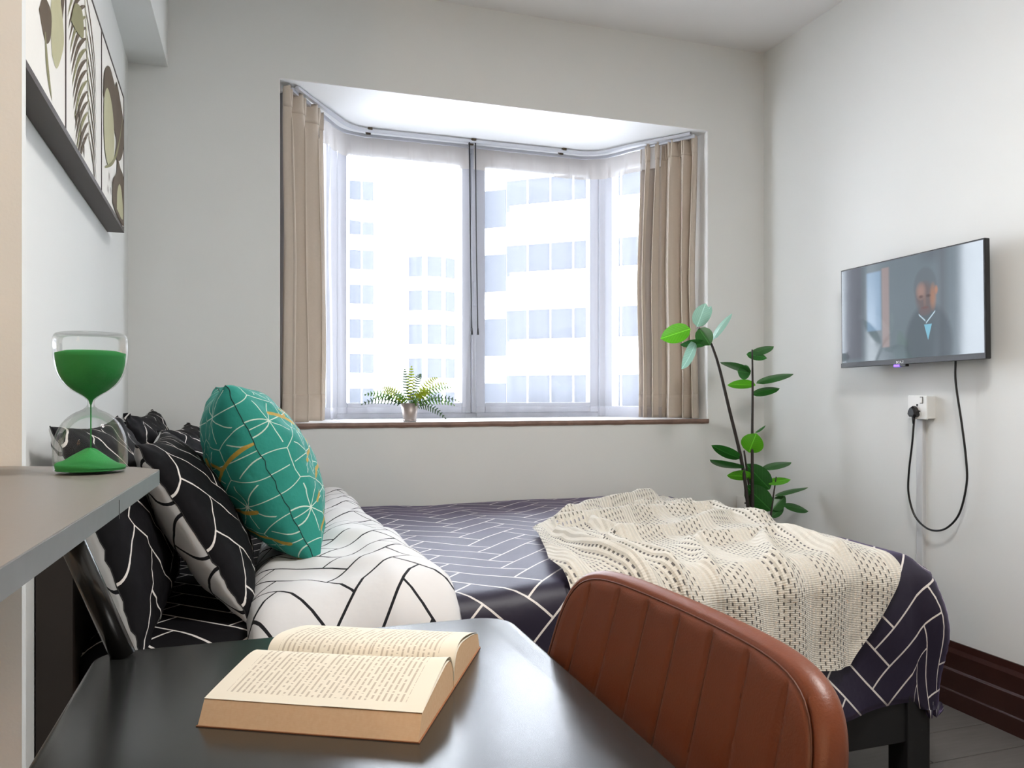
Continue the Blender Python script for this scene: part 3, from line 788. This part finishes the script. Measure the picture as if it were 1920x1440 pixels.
tube('slanted_support', [(-.236, .25, SZ-.0207), (-.158, .255, TZ+.0005)], .0145, 'tube', shelf, 20)

# open paperback
book = thing('open_book', 'open paperback with cream pages lying on the black table', 'book', (.12, .85, TZ))
A0 = Vector((-.054, .833, TZ)); ed = Vector((.201, -.1055, 0)).normalized(); en = Vector((-ed.y, ed.x, 0)); BLn = .227
def bpt(s, n, z): return A0+ed*s+en*n+Vector((0, 0, z+.0012))
def interp(P, n):
    P3 = smooth_path([(a, b, 0) for a, b in P], n); return [(p.x, p.y) for p in P3]
near_top = interp([(.012, .0215), (.04, .0265), (.08, .033), (.108, .0365), (.126, .0335), (.136, .022), (.1395, .006)], 6)
far_top = interp([(.1405, .006), (.145, .022), (.156, .0335), (.176, .0365), (.205, .0335), (.245, .0265), (.272, .0195)], 6)
for topc, close, uv0 in ((near_top, [(.139, 0), (0.0, 0)], 1), (far_top, [(.282, 0), (.1407, 0)], -1)):
    prof = topc+close; V = []; F = []; n = len(prof)
    for s in (0, BLn):
        for a, z in prof: V.append(bpt(s, a, z))
    for i in range(n-1):
        F.append((i, i+1, n+i+1, n+i))
    F.append((n-1, 0, n, 2*n-1)); F += [tuple(range(n))[::-1], tuple(range(n, 2*n))]
    blk = from_py('page_block', V, F, 'edges', book)
    ln = [0]
    for p, q in zip(topc, topc[1:]): ln.append(ln[-1]+math.hypot(q[0]-p[0], q[1]-p[1]))
    ns = 12; V = []; UV = []
    for i, (a, z) in enumerate(topc):
        for k in range(ns+1):
            s = BLn*k/ns; V.append(bpt(s+.0004*(k == ns)-.0004*(k == 0), a, z+.0008)); UV.append((s, ln[i]*.97) if uv0 > 0 else (s+.0031, (ln[i])*.97))
    from_py('page', V, grid_faces(len(topc), ns+1), 'page', book, True, UV)
    # a loose leaf lifting along the top end
    V = []; UV = []
    for i, (a, z) in enumerate(topc):
        w = math.sin(PI*min(1, i/(len(topc)-1)))
        for k in range(7): s = BLn*(.55+.45*k/6); V.append(bpt(s, a, z+.0012+.004*w*(k/6)**2)); UV.append((s, ln[i]*.97))
    from_py('page', V, grid_faces(len(topc), 7), 'page', book, True, UV)
V = []; F = []
cv = [(-.001, -.0008), (.139, -.0008), (.141, -.0002), (.143, -.0008), (.283, -.0008)]
for s in (-.0015, BLn+.0015):
    for a, z in cv: V.append(bpt(s, a, z+.0006))
    for a, z in cv: V.append(bpt(s, a, z-.0003))
nn = len(cv)
for i in range(nn-1): F += [(i, i+1, 2*nn+i+1, 2*nn+i), (nn+i, nn+i+1, 3*nn+i+1, 3*nn+i), (i, i+1, nn+i+1, nn+i), (2*nn+i, 2*nn+i+1, 3*nn+i+1, 3*nn+i)]
F += [(0, nn, 3*nn, 2*nn), (nn-1, 2*nn-1, 4*nn-1, 3*nn-1)]
from_py('cover', V, F, 'cover', book)

# hourglass
HG = (-.203, 1.135, SZ)
hg = thing('hourglass', 'clear glass hourglass with green sand on the grey shelf', 'hourglass', HG)
R0 = .0470
prof = [(0, .001), (.030, .001), (.040, .0015), (.0455, .005), (.0470, .013), (.0470, .026), (.0455, .042), (.041, .056), (.033, .068), (.022, .077), (.011, .082), (.0055, .0865), (.0045, .0905),
        (.0055, .0945), (.012, .100), (.024, .107), (.035, .117), (.0425, .130), (.0458, .145), (.0470, .160), (.0470, .171), (.0455, .178), (.040, .1815), (.025, .1825), (0, .1825)]
def refine(P, n=3): return [(max(0, p.x*.93), p.y) for p in smooth_path([(a, b, 0) for a, b in P], n)]
P = refine(prof)
lathe('glass_bulbs', P, HG, 'hourglass_glass', hg, 56)
inner = [(r-.0022, z) for r, z in P if r > .004]
# upper sand fills the bulb from the neck up to a level surface
up = [(r, z) for r, z in inner if .088 < z < .157]
up = [(.0012, .0885)]+[q for q in up if q[0] > .0025]+[(.030, .1585), (0, .1590)]
lathe('upper_sand', up, HG, 'sand', hg, 48)
lo_ = [(0, .0035), (.040, .0035), (.0435, .006), (.0440, .010), (.036, .0125), (.026, .0185), (.014, .026), (.006, .0305), (0, .0315)]
lathe('lower_sand', refine(lo_, 3), HG, 'sand', hg, 48, True, lambda p, r, a: Vector((p.x, p.y, p.z-.003*math.cos(a)*(1 if p.z > SZ+.008 else 0)*min(1, r*40)+.001*math.sin(3*a)*(1 if p.z > SZ+.009 else 0))))
tube('sand_stream', [(HG[0], HG[1], SZ+.030), (HG[0], HG[1], SZ+.089)], .0009, 'sand', hg, 6)

# ------------------------------------------------------------------ chair
chair = thing('desk_chair', 'tan leather chair with channel-stitched curved back tucked at the table', 'chair', (.30, .745, 0))
CH, CW = .40, .258; CY = .730; CZ0, CZ1 = .47, .858
def chair_frame(w, h):      # w -1..1 along the back, h 0..1 up
    xc = .445+.10*(h-.95)-.022*w*w-.012*w
    return Vector((xc, CY+w*CW, CZ0+(CZ1-CZ0)*h))
def chair_norm(w): return Vector((-1, -(2*.022*w+.012)/CW, .22)).normalized()
nu, nv = 200, 60; chan = 8
def sup(w, h):             # distance to the rounded outline, 0 at the rim
    x = abs(w); y = abs(h*2-1); p = 5.0
    return 1-(x**p+y**p)**(1/p)
for sgn, part in ((1, 'back_cushion'), (-1, 'back_shell')):
    V = []
    for i in range(nu+1):
        for j in range(nv+1):
            w = math.sin((i/nu*2-1)*PI/2); h = (math.sin((j/nv*2-1)*PI/2)+1)/2
            # squircle mapping of the square to the rounded outline
            x, yv = w, h*2-1; p = 6.5; m_ = max(abs(x), abs(yv)); q = (abs(x)**p+abs(yv)**p)**(1/p)
            if q > 1e-6: x, yv = x*m_/q, yv*m_/q
            taper = 1-.05*max(0, yv)
            ed_ = 1-m_
            th = (.019 if sgn > 0 else .013)*(1-(1-min(1, ed_/.075))**2.0)**.5
            if sgn > 0:
                cpos = ((x*.5+.5)*chan); g = abs((cpos % 1)-.5)*2
                inside = min(1, max(0, (ed_-.07)/.04)); th -= .0035*inside*max(0, (g-.86)/.14)**1.5*(0 if (cpos < .5 or cpos > chan-.5) else 1); th += .0016*inside*(1-g*g)
                th -= .0035*math.exp(-((ed_-.055)/.008)**2)
            P_ = chair_frame(x*taper, (yv+1)/2)
            V.append(P_+chair_norm(x)*th*sgn)
    bk = from_py(part, V, grid_faces(nu+1, nv+1), 'leather', chair, True)
    if sgn > 0:
        def rim(x, yv, th):
            p = 6.5; m_ = max(abs(x), abs(yv)); q = max(1e-6, (abs(x)**p+abs(yv)**p)**(1/p)); x, yv = x*m_/q, yv*m_/q; tp = 1-.05*max(0, yv)
            return chair_frame(x*tp, (yv+1)/2)+chair_norm(x)*th
        for k in range(1, chan):
            xx = (k/chan)*2-1
            tube('channel_seam', [rim(xx, -.90+1.80*i/24, .0166) for i in range(25)], .0009, 'stitch', bk, 5)
        e = .945; loop = [rim(-e+2*e*i/30, e, 0.0172) for i in range(31)]+[rim(e, e-2*e*i/24, 0.0172) for i in range(1, 25)]
        loop = [rim(-e, -e+2*e*i/24, 0.0172) for i in range(24)]+loop
        tube('edge_seam', loop, .0011, 'stitch', bk, 5)
box('seat', .09, .455, CY-.215, CY+.215, .415, .475, 'leather', chair, .028, 4, True)
for x, y, dx, dy in ((.13, CY-.17, -.02, -.03), (.13, CY+.17, -.02, .03), (.42, CY-.17, .04, -.03), (.42, CY+.17, .04, .03)):
    tube('leg', [(x, y, .42), (x+dx, y+dy, 0)], [.016, .011], 'black_plastic', chair, 12)
for y in (CY-.10, CY+.10): tube('back_bracket', smooth_path([(.40, y, .43), (.462, y, .44), (.478, y, .50), (.470, y, .60)], 6), .011, 'black_plastic', chair, 10)

# ------------------------------------------------------------------ television, socket, cable, trunking
tv = thing('television', 'slim black wall television showing a man in a blue shirt', 'television', (2.26, 2.22, 1.2))
TX = 2.215; tz0, tz1, ty0, ty1 = 1.190, 1.578, 1.885, 2.530
RT = Matrix.Translation(Vector((TX, (ty0+ty1)/2, (tz0+tz1)/2))) @ Matrix.Rotation(math.radians(-.8), 4, 'X') @ Matrix.Translation(-Vector((TX, (ty0+ty1)/2, (tz0+tz1)/2)))
def tvpart(o): o.data.transform(RT); return o
tvpart(box('case', TX, TX+.022, ty0, ty1, tz0, tz1, 'black_plastic', tv, .003))
tvpart(box('rear_housing', TX+.022, TX+.058, ty0+.06, ty1-.06, tz0+.005, tz0+.26, 'black_plastic', tv, .008))
tvpart(boxes('wall_mount', [(TX+.058, XR-.001, 2.12, 2.15, tz0+.05, tz0+.28), (TX+.058, XR-.001, 2.29, 2.32, tz0+.05, tz0+.28), (XR-.012, XR-.001, 2.05, 2.39, tz0+.12, tz0+.16)], 'black_plastic', tv))
V = [(TX-.0006, ty1-.006, tz0+.020), (TX-.0006, ty0+.006, tz0+.020), (TX-.0006, ty0+.006, tz1-.006), (TX-.0006, ty1-.006, tz1-.006)]
tvpart(from_py('screen', V, [(0, 1, 2, 3)], 'screen', tv, False, [(0, 0), (1, 0), (1, 1), (0, 1)]))
M['bezel'] = new_mat('satin_bezel', (.02, .02, .023), .4, 0)
tvpart(box('bottom_bezel', TX-.003, TX, ty0, ty1, tz0, tz0+.018, 'bezel', tv, .001))
M['led'] = emis('sensor_light', (.25, .12, .9), 1.2)
tvpart(box('sensor', TX-.004, TX+.012, 2.235, 2.262, tz0-.009, tz0, 'led', tv, .002))
tvpart(box('sensor_housing', TX-.004, TX+.012, 2.205, 2.234, tz0-.009, tz0, 'black_plastic', tv, .002))
M['logo'] = new_mat('silver_logo', (.85, .87, .9), .4)
def text_mesh(s, size, mat, parent, name, loc, rot, ext=.0004):
    cu = bpy.data.curves.new(name, 'FONT'); cu.body = s; cu.size = size; cu.extrude = ext; cu.align_x = 'CENTER'
    ob = bpy.data.objects.new(name+'_tmp', cu); COL.objects.link(ob); dg = bpy.context.evaluated_depsgraph_get()
    me = bpy.data.meshes.new_from_object(ob.evaluated_get(dg)); bpy.data.objects.remove(ob); bpy.data.curves.remove(cu)
    me.transform(Matrix.Translation(Vector(loc)) @ rot.to_4x4()); return link_mesh(name, me, mat, parent)
# text plane: reads along -Y, up Z, faces -X
RX = Matrix(((0, 0, -1), (-1, 0, 0), (0, 1, 0)))
tvpart(text_mesh('BCA.Z', .0125, 'logo', tv, 'logo', (TX-.0034, 2.232, tz0+.0035), RX))

def socket(name, label, kind, loc, depth):
    """switched British socket; kind 'R' on the right wall (faces -X), 'B' on the window wall (faces -Y)"""
    t = thing(name, label, 'wall socket', loc)
    def bx(n_, a0, a1, z0, z1, d0, d1, mat, bev=.002, par=None):
        if kind == 'R': o = box(n_, loc[0]-d1, loc[0]-d0, loc[1]-a1, loc[1]-a0, loc[2]+z0, loc[2]+z1, mat, par or t, bev)
        else: o = box(n_, loc[0]+a0, loc[0]+a1, loc[1]-d1, loc[1]-d0, loc[2]+z0, loc[2]+z1, mat, par or t, bev)
        return o
    bx('back_box', -.040, .040, -.040, .040, 0, depth, 'frame_white')
    pl = bx('face_plate', -.043, .043, -.043, .043, depth, depth+.008, 'frame_white', .003)
    bx('switch', .014, .024, .016, .036, depth+.008, depth+.0115, 'frame_white', .001, pl)
    bx('slot', -.0035, .0035, .004, .012, depth+.0079, depth+.0084, 'dark_hole', 0, pl)
    bx('slot', -.014, -.006, -.016, -.011, depth+.0079, depth+.0084, 'dark_hole', 0, pl); bx('slot', .006, .014, -.016, -.011, depth+.0079, depth+.0084, 'dark_hole', 0, pl)
    bx('switch_shadow_gap', .012, .026, .014, .038, depth+.0078, depth+.0083, 'dark_hole', 0, pl)
    return t
socket('wall_socket', 'white surface-mounted switched socket on the wall under the television', 'R', (XR, 2.205, 1.034), .036)
bs = socket('wall_socket', 'white socket low on the window wall behind the plant', 'B', (2.197, YW, .560), .004)
pg = thing('power_plug', 'black three-pin plug pushed into the socket under the television', 'plug', (XR-.045, 2.222, 1.02))
V = []; F = []
ol = [(-.019, -.013), (-.016, .000), (-.009, .013), (0, .018), (.009, .013), (.016, .000), (.019, -.013), (.013, -.019), (-.013, -.019)]
n = len(ol)
for d, s in ((.0445, 1), (.058, 1), (.066, .72)):
    for a, b in ol: V.append((XR-d, 2.213-a*s*1.05, 1.020+b*s*1.05))
for k in range(2):
    for i in range(n): F.append((k*n+i, k*n+(i+1) % n, (k+1)*n+(i+1) % n, (k+1)*n+i))
F += [tuple(range(n))[::-1], tuple(range(2*n, 3*n))]
from_py('plug_body', V, F, 'black_plastic', pg)
tube('strain_relief', [(XR-.053, 2.213, 1.004), (XR-.052, 2.213, .975)], [.0065, .0042], 'black_plastic', pg)
cx = XR-.050
cab = [(TX+.042, 2.035, 1.20), (cx, 2.037, 1.12), (cx+.01, 2.022, .98), (cx+.02, 2.014, .86), (cx+.02, 2.012, .78), (cx+.016, 2.035, .68), (cx+.01, 2.075, .625), (cx+.01, 2.125, .603), (cx+.01, 2.175, .608), (cx+.01, 2.222, .645), (cx+.008, 2.246, .72), (cx+.004, 2.240, .80), (cx, 2.222, .90), (cx-.001, 2.213, .978)]
tag(tube('power_cable', smooth_path(cab, 8), .0036, 'black_plastic'), 'black power cable looping from the television down to its plug', 'cable')
trk = thing('cable_trunking', 'narrow grey cable trunking running down from the socket', 'trunking', (XR, 2.222, .223))
box('base', XR-.006, XR, 2.208, 2.236, .223, .991, 'grey_plastic', trk, .001)
box('cover', XR-.016, XR-.006, 2.207, 2.237, .223, .991, 'grey_plastic', trk, .003)

# ------------------------------------------------------------------ framed leaf print
art = thing('leaf_picture', 'framed three-panel leaf print in browns and olive on the left wall', 'picture', (XL+.015, 2.19, 1.64))
FX = XL+.045; AY0, AY1, AZ0, AZ1 = 1.31, 2.58, 1.565, 1.972
bounds = [AY0, 1.64, 2.11, AY1]
boxes('frame', [(XL+.001, FX-.002, AY0, AY1, AZ0, AZ1), (FX-.002, FX+.0015, AY0, AY1, AZ0, AZ0+.012), (FX-.002, FX+.0015, AY0, AY1, AZ1-.006, AZ1), (FX-.002, FX+.0015, AY1-.006, AY1, AZ0, AZ1), (FX-.002, FX+.0015, AY0, AY0+.006, AZ0, AZ1)]+[(FX-.002, FX+.0015, b-.003, b+.003, AZ0, AZ1) for b in bounds[1:3]], 'art_frame', art)
panels = [box('panel', FX-.002, FX, bounds[k]+.003, bounds[k+1]-.003, AZ0+.006, AZ1-.006, 'canvas', art) for k in range(3)]
art_n = [0]
def blob(pi, pts, mat, name='leaf_print'):
    """flat printed shape; pts in panel coordinates: s 0..1 left to right as seen, t 0..1 upwards"""
    y0, y1 = bounds[pi]+.004, bounds[pi+1]-.004; z0, z1 = AZ0+.013, AZ1-.007
    art_n[0] += 1; x = FX+.0002+.00004*art_n[0]
    P = smooth_path([(a, b, 0) for a, b in pts+pts[:1]], 6)[:-1]
    V = [(x, y0+(y1-y0)*min(1, max(0, p.x)), z0+(z1-z0)*min(1, max(0, p.y))) for p in P]
    return from_py(name, V, [tuple(range(len(V)))], mat, panels[pi])
def blade(pi, p0, p1, w, bend, mat):
    """slim leaf from p0 to p1 with a sideways bend"""
    p0, p1 = Vector((*p0, 0)), Vector((*p1, 0)); d = p1-p0; nrm = Vector((-d.y, d.x, 0)); L = []; Rr = []
    for k in range(9):
        t = k/8; c = p0+d*t+nrm*bend*math.sin(t*PI); ww = w*math.sin(PI*min(1, t*.92+.06))**.8
        q = nrm.normalized()*ww; L.append((c.x+q.x, c.y+q.y)); Rr.append((c.x-q.x, c.y-q.y))
    return blob(pi, L+Rr[::-1], mat)
# panel nearest the viewer: broad hanging blades
for k, (s, m_) in enumerate(((.10, 'art_brown'), (.26, 'art_olive'), (.42, 'art_brown'), (.55, 'art_brown'), (.67, 'art_olive'), (.79, 'art_brown'), (.92, 'art_brown'))):
    blade(0, (s+.06, 1.0), (s-.06, .40+(.08 if k % 2 else 0)), .050, .05, m_)
blob(0, [(.62, .22), (.58, .36), (.64, .52), (.76, .60), (.90, .52), (.96, .40), (.86, .28), (.74, .20)], 'art_pale')
blob(0, [(.30, .30), (.42, .40), (.60, .40), (.58, .28), (.45, .22)], 'art_brown')
blade(0, (.45, .26), (.62, .02), .03, -.1, 'art_olive')
# middle panel: palm frond
for k in range(15):
    t = k/14; cx_, cz_ = .46+.10*(1-t)*0+.10*t, .97-.78*t
    ln_ = .40*(1-.45*t)
    blade(1, (cx_, cz_), (cx_-.42*(1-.3*t), cz_-.40*(1-.2*t)), .015, -.07, 'art_brown' if k % 3 else 'art_olive')
    if k % 2 == 0: blade(1, (cx_, cz_), (cx_+.36*(1-.3*t), cz_-.36*(1-.2*t)), .012, .10, 'art_brown')
blob(1, [(.02, .78), (.12, .92), (.30, .96), (.38, .86), (.22, .80)], 'art_olive'); blob(1, [(.10, .58), (.20, .72), (.38, .78), (.42, .66), (.26, .60)], 'art_olive')
blade(1, (.44, 1.0), (.60, .12), .010, .02, 'art_pale')
for a, b in ((.22, .14), (.34, .10), (.42, .05), (.30, .20)): blade(1, (a, b+.05), (a+.02, b-.04), .014, 0, 'art_brown')
# panel nearest the window: rounded leaves
blob(2, [(.04, .62), (.10, .80), (.30, .92), (.55, .90), (.62, .96), (.80, .90), (.97, .80), (.97, .62), (.80, .46), (.55, .40), (.60, .54), (.34, .58)], 'art_brown')
blob(2, [(.06, .42), (.08, .62), (.22, .74), (.42, .68), (.50, .50), (.46, .34), (.26, .24), (.12, .28)], 'art_pale')
blade(2, (.10, .18), (.92, .82), .016, -.10, 'art_olive')
blob(2, [(.42, .04), (.44, .20), (.60, .30), (.66, .42), (.80, .40), (.97, .36), (.97, .02), (.60, .01)], 'art_brown')
blob(2, [(.62, .05), (.64, .18), (.76, .27), (.88, .22), (.92, .05)], 'art_pale')
for a, b in ((.28, .18), (.33, .10), (.22, .08), (.38, .16)): blade(2, (a, b+.02), (a+.02, b-.03), .010, 0, 'art_brown')

ART_M = Matrix.Translation(Vector((XL, YW, 0))) @ Matrix.Rotation(math.atan(KW), 4, 'Z') @ Matrix.Translation(-Vector((XL, YW, 0)))
for ch in list(art.children)+[g for c_ in art.children for g in c_.children]: ch.data.transform(ART_M)

# ------------------------------------------------------------------ plants
def leaf_mesh(name, B, T, width, mat, parent, curl=.12, cup=.10, toward=None):
    """pointed oval leaf from base B to tip T; width is its apparent width seen from the room"""
    B, T = Vector(B), Vector(T); ax = T-B; L = ax.length; ax.normalize()
    view = (Vector((.0, 0, 1.08))-B).normalized() if toward is None else toward
    side = ax.cross(view).normalized(); nrm = side.cross(ax).normalized()
    full = max(width, .40*L); c = min(1, width/full); ang = math.acos(c)*(1 if nrm.z > -1 else -1)
    sd = side*math.cos(ang)+nrm*math.sin(ang); nn = sd.cross(ax).normalized()
    if nn.dot(view) < 0: nn = -nn
    V = []; UV = []; nL, nW = 10, 6
    for i in range(nL+1):
        t = i/nL; w = full/2*(math.sin(PI*t**.85)**.62 if 0 < t < 1 else .02)
        if t > .8: w *= 1-((t-.8)/.2)**2*.45
        for j in range(nW+1):
            s = j/nW*2-1
            V.append(B+ax*L*t+sd*w*s+nn*(-cup*abs(s)*w-curl*L*(t-.5)**2+curl*L*.25)); UV.append((t, s*w/(full/2+1e-6)))
    return from_py(name, V, grid_faces(nL+1, nW+1), mat, parent, True, UV)
LEAVES = [((1.684, 2.78, 1.348), (1.575, 2.832, 1.309), 0.079, 1), ((1.714, 2.78, 1.357), (1.742, 2.76, 1.452), 0.068, 2), ((1.722, 2.78, 1.357), (1.792, 2.798, 1.447), 0.043, 2), ((1.722, 2.78, 1.352), (1.75, 2.74, 1.28), 0.072, 0), ((1.787, 2.78, 1.305), (1.878, 2.777, 1.418), 0.029, 2), ((1.71, 2.78, 1.3), (1.615, 2.735, 1.181), 0.044, 2), ((1.758, 2.78, 1.283), (1.630, 2.77, 1.282), 0.036, 0), ((1.973, 2.78, 1.245), (2.10, 2.80, 1.286), 0.036, 0), ((1.95, 2.78, 1.249), (2.042, 2.767, 1.233), 0.036, 0), ((1.967, 2.78, 1.166), (1.800, 2.745, 1.212), 0.032, 0), ((1.971, 2.78, 1.17), (1.886, 2.75, 1.176), 0.061, 0), ((1.998, 2.78, 1.127), (2.17, 2.76, 1.168), 0.032, 0), ((1.995, 2.78, 1.119), (1.870, 2.80, 1.120), 0.039, 1), ((1.977, 2.78, 1.079), (2.108, 2.77, 1.107), 0.036, 0), ((1.961, 2.78, 0.838), (1.970, 2.74, 0.920), 0.093, 1), ((1.992, 2.78, 0.92), (2.030, 2.76, 0.952), 0.010, 0), ((1.924, 2.78, 0.814), (1.800, 2.81, 0.870), 0.047, 0), ((1.932, 2.78, 0.772), (1.745, 2.735, 0.818), 0.032, 0), ((1.984, 2.78, 0.734), (1.855, 2.78, 0.746), 0.043, 1), ((2.03, 2.78, 0.765), (2.19, 2.80, 0.789), 0.032, 0), ((2.066, 2.78, 0.68), (1.955, 2.79, 0.790), 0.093, 0), ((2.066, 2.77, 0.591), (1.945, 2.78, 0.700), 0.10, 0), ((2.051, 2.78, 0.707), (2.155, 2.76, 0.720), 0.033, 1), ((2.092, 2.78, 0.65), (2.260, 2.78, 0.681), 0.020, 0), ((2.079, 2.78, 0.594), (2.135, 2.77, 0.650), 0.057, 0), ((2.133, 2.78, 0.608), (2.262, 2.78, 0.578), 0.034, 0), ((2.071, 2.78, 0.564), (2.136, 2.78, 0.598), 0.036, 0)]
plant = thing('rubber_plant', 'tall potted rubber plant with glossy leaves in the corner behind the bed', 'plant', (2.0, 2.78, 0))
lathe('pot', [(0, 0), (.105, 0), (.13, .24), (.138, .24), (.138, .26), (.122, .26), (.118, .22), (0, .22)], (2.0, 2.78, .0), 'pot_black', plant, 28)
lathe('soil', [(0, .232), (.118, .23)], (2.0, 2.78, 0), 'soil', plant, 20)
for st, r0, r1 in (([(1.722, 2.78, 1.352), (1.77, 2.78, 1.305), (1.799, 2.78, 1.246), (1.823, 2.78, 1.176), (1.864, 2.78, 1.028), (1.93, 2.78, 0.786), (1.963, 2.78, 0.557), (1.985, 2.78, .235)], .0042, .0085),
                   ([(1.971, 2.77, 1.268), (1.973, 2.77, 1.099), (1.971, 2.77, 0.885), (1.975, 2.77, 0.556), (1.992, 2.77, .235)], .0035, .0085),
                   ([(2.09, 2.77, 0.734), (2.073, 2.77, 0.638), (2.057, 2.77, 0.527), (2.02, 2.77, .235)], .0025, .006),
                   ([(1.945, 2.79, 0.846), (1.955, 2.79, 0.785), (1.985, 2.79, 0.59), (2.005, 2.79, 0.45), (2.01, 2.79, .235)], .0035, .006)):
    pp = smooth_path(st, 6); tube('stem', pp, [r0+(r1-r0)*i/(len(pp)-1) for i in range(len(pp))], 'stem', plant, 9)
for k, (B, T, w, c) in enumerate(LEAVES):
    lf = leaf_mesh('leaf', B, T, w, 'leaf%d' % c, plant, curl=(.18 if k % 3 else -.10), cup=.16)

fern = thing('potted_fern', 'small yellow-green fern in a silver pot on the window sill', 'potted plant', (.62, 3.262, WZ0))
fx, fy = .622, 3.262
lathe('pot', [(0, .001), (.028, .001), (.0285, .008), (.027, .0085), (.0275, .010), (.0385, .078), (.0372, .078), (.035, .066), (0, .066)], (fx, fy, WZ0), 'pot_metal', fern, 32)
lathe('soil', [(0, .068), (.0355, .067)], (fx, fy, WZ0), 'soil', fern, 20)
rf = random.Random(5)
# frond ends as (sideways, towards room, up) from the pot mouth, colour
FR = [(-.165, .01, .000, 2), (-.15, -.03, .035, 0), (-.10, .05, .045, 1), (-.09, -.02, .060, 1), (-.015, -.02, .130, 2), (.006, .0, .140, 1), (.042, -.03, .112, 2), (.092, .02, .098, 1), (.13, -.01, .078, 1), (.14, .03, .062, 0), (.175, .0, .010, 2), (.15, .05, -.005, 0), (.122, .03, -.055, 2), (-.06, .08, .03, 0), (.06, .08, .04, 1), (.02, .09, .02, 0), (-.12, -.05, .02, 0), (.08, -.07, .05, 1)]
for sx, dy, dz, c in FR:
    sx *= 1.22; dy *= .8; dz = dz*1.12+.004
    P0 = Vector((fx+sx*.08, fy-dy*.1, WZ0+.066)); P2 = Vector((fx+sx, fy-dy, WZ0+.072+dz)); P1 = (P0+P2)/2+Vector((0, 0, .045 if abs(sx) > .05 else .01))
    NF = 13
    pth = [P0*(1-t)**2+P1*2*t*(1-t)+P2*t*t for t in [k/NF for k in range(NF+1)]]
    V, F = tube_data(pth, [.0021*(1-.6*k/NF) for k in range(NF+1)], 4); UV = [(0, .5)]*len(V)
    for k in range(2, NF+1):
        t = k/NF; tg = (pth[k]-pth[k-1]).normalized(); sd = tg.cross(Vector((.1, -.9, .42))).normalized(); ll = .0195*math.sin(PI*(.14+.82*t))**.8
        for s in (-1, 1):
            for half in (0, ):
                b = pth[k]; e = b+sd*s*ll+tg*ll*.35+Vector((0, 0, -.002)); wv = tg*.0034
                i0 = len(V); V += [b-wv, b+wv, e+wv*.55, e-wv*.55]; F.append((i0, i0+1, i0+2, i0+3)); UV += [(0, .5), (.1, .5), (.5, .6), (.5, .6)]
    from_py('frond', V, F, 'fern%d' % c, fern, True, UV)

# ------------------------------------------------------------------ added ceiling lamp for fill, and the warm lamp behind the viewer
cl = thing('ceiling_fill_lamp', 'added round ceiling lamp, out of view, for fill light', 'ceiling lamp', (.95, .75, ZC))
lathe('base', [(0, 0), (.235, 0), (.24, -.02), (0, -.02)], (.95, .75, ZC), 'lamp_white', cl, 36)
lathe('diffuser', [(.23, -.0205), (.23, -.045), (.21, -.06), (.11, -.07), (0, -.072)], (.95, .75, ZC), 'diffuser', cl, 36)
d = bpy.data.lights.new('ceiling_fill_light', 'AREA'); d.shape = 'DISK'; d.size = .46; d.energy = CEIL_FILL_POWER; d.color = (1, .985, .96)
o = bpy.data.objects.new('ceiling_fill_light', d); COL.objects.link(o); o.location = (.95, .75, ZC-.085); o.parent = cl; o.matrix_parent_inverse = cl.matrix_basis.inverted()
fl_ = thing('floor_lamp', 'warm shaded floor lamp behind the viewer', 'floor lamp', (-1.0, -.35, 0))
lathe('lamp_base', [(0, 0), (.14, 0), (.14, .018), (.02, .03), (0, .03)], (-1.0, -.35, 0), 'lamp_white', fl_, 32)
tube('pole', [(-1.0, -.35, .02), (-1.0, -.35, 1.42)], .011, 'lamp_white', fl_, 12)
lathe('lamp_shade', [(.16, 1.32), (.12, 1.60)], (-1.0, -.35, 0), 'warm_shade', fl_, 32)
d = bpy.data.lights.new('floor_lamp_bulb', 'POINT'); d.energy = LAMP_POWER; d.color = (1, .74, .52); d.shadow_soft_size = .05
o = bpy.data.objects.new('floor_lamp_bulb', d); COL.objects.link(o); o.location = (-1.0, -.35, 1.66); o.parent = fl_; o.matrix_parent_inverse = fl_.matrix_basis.inverted()
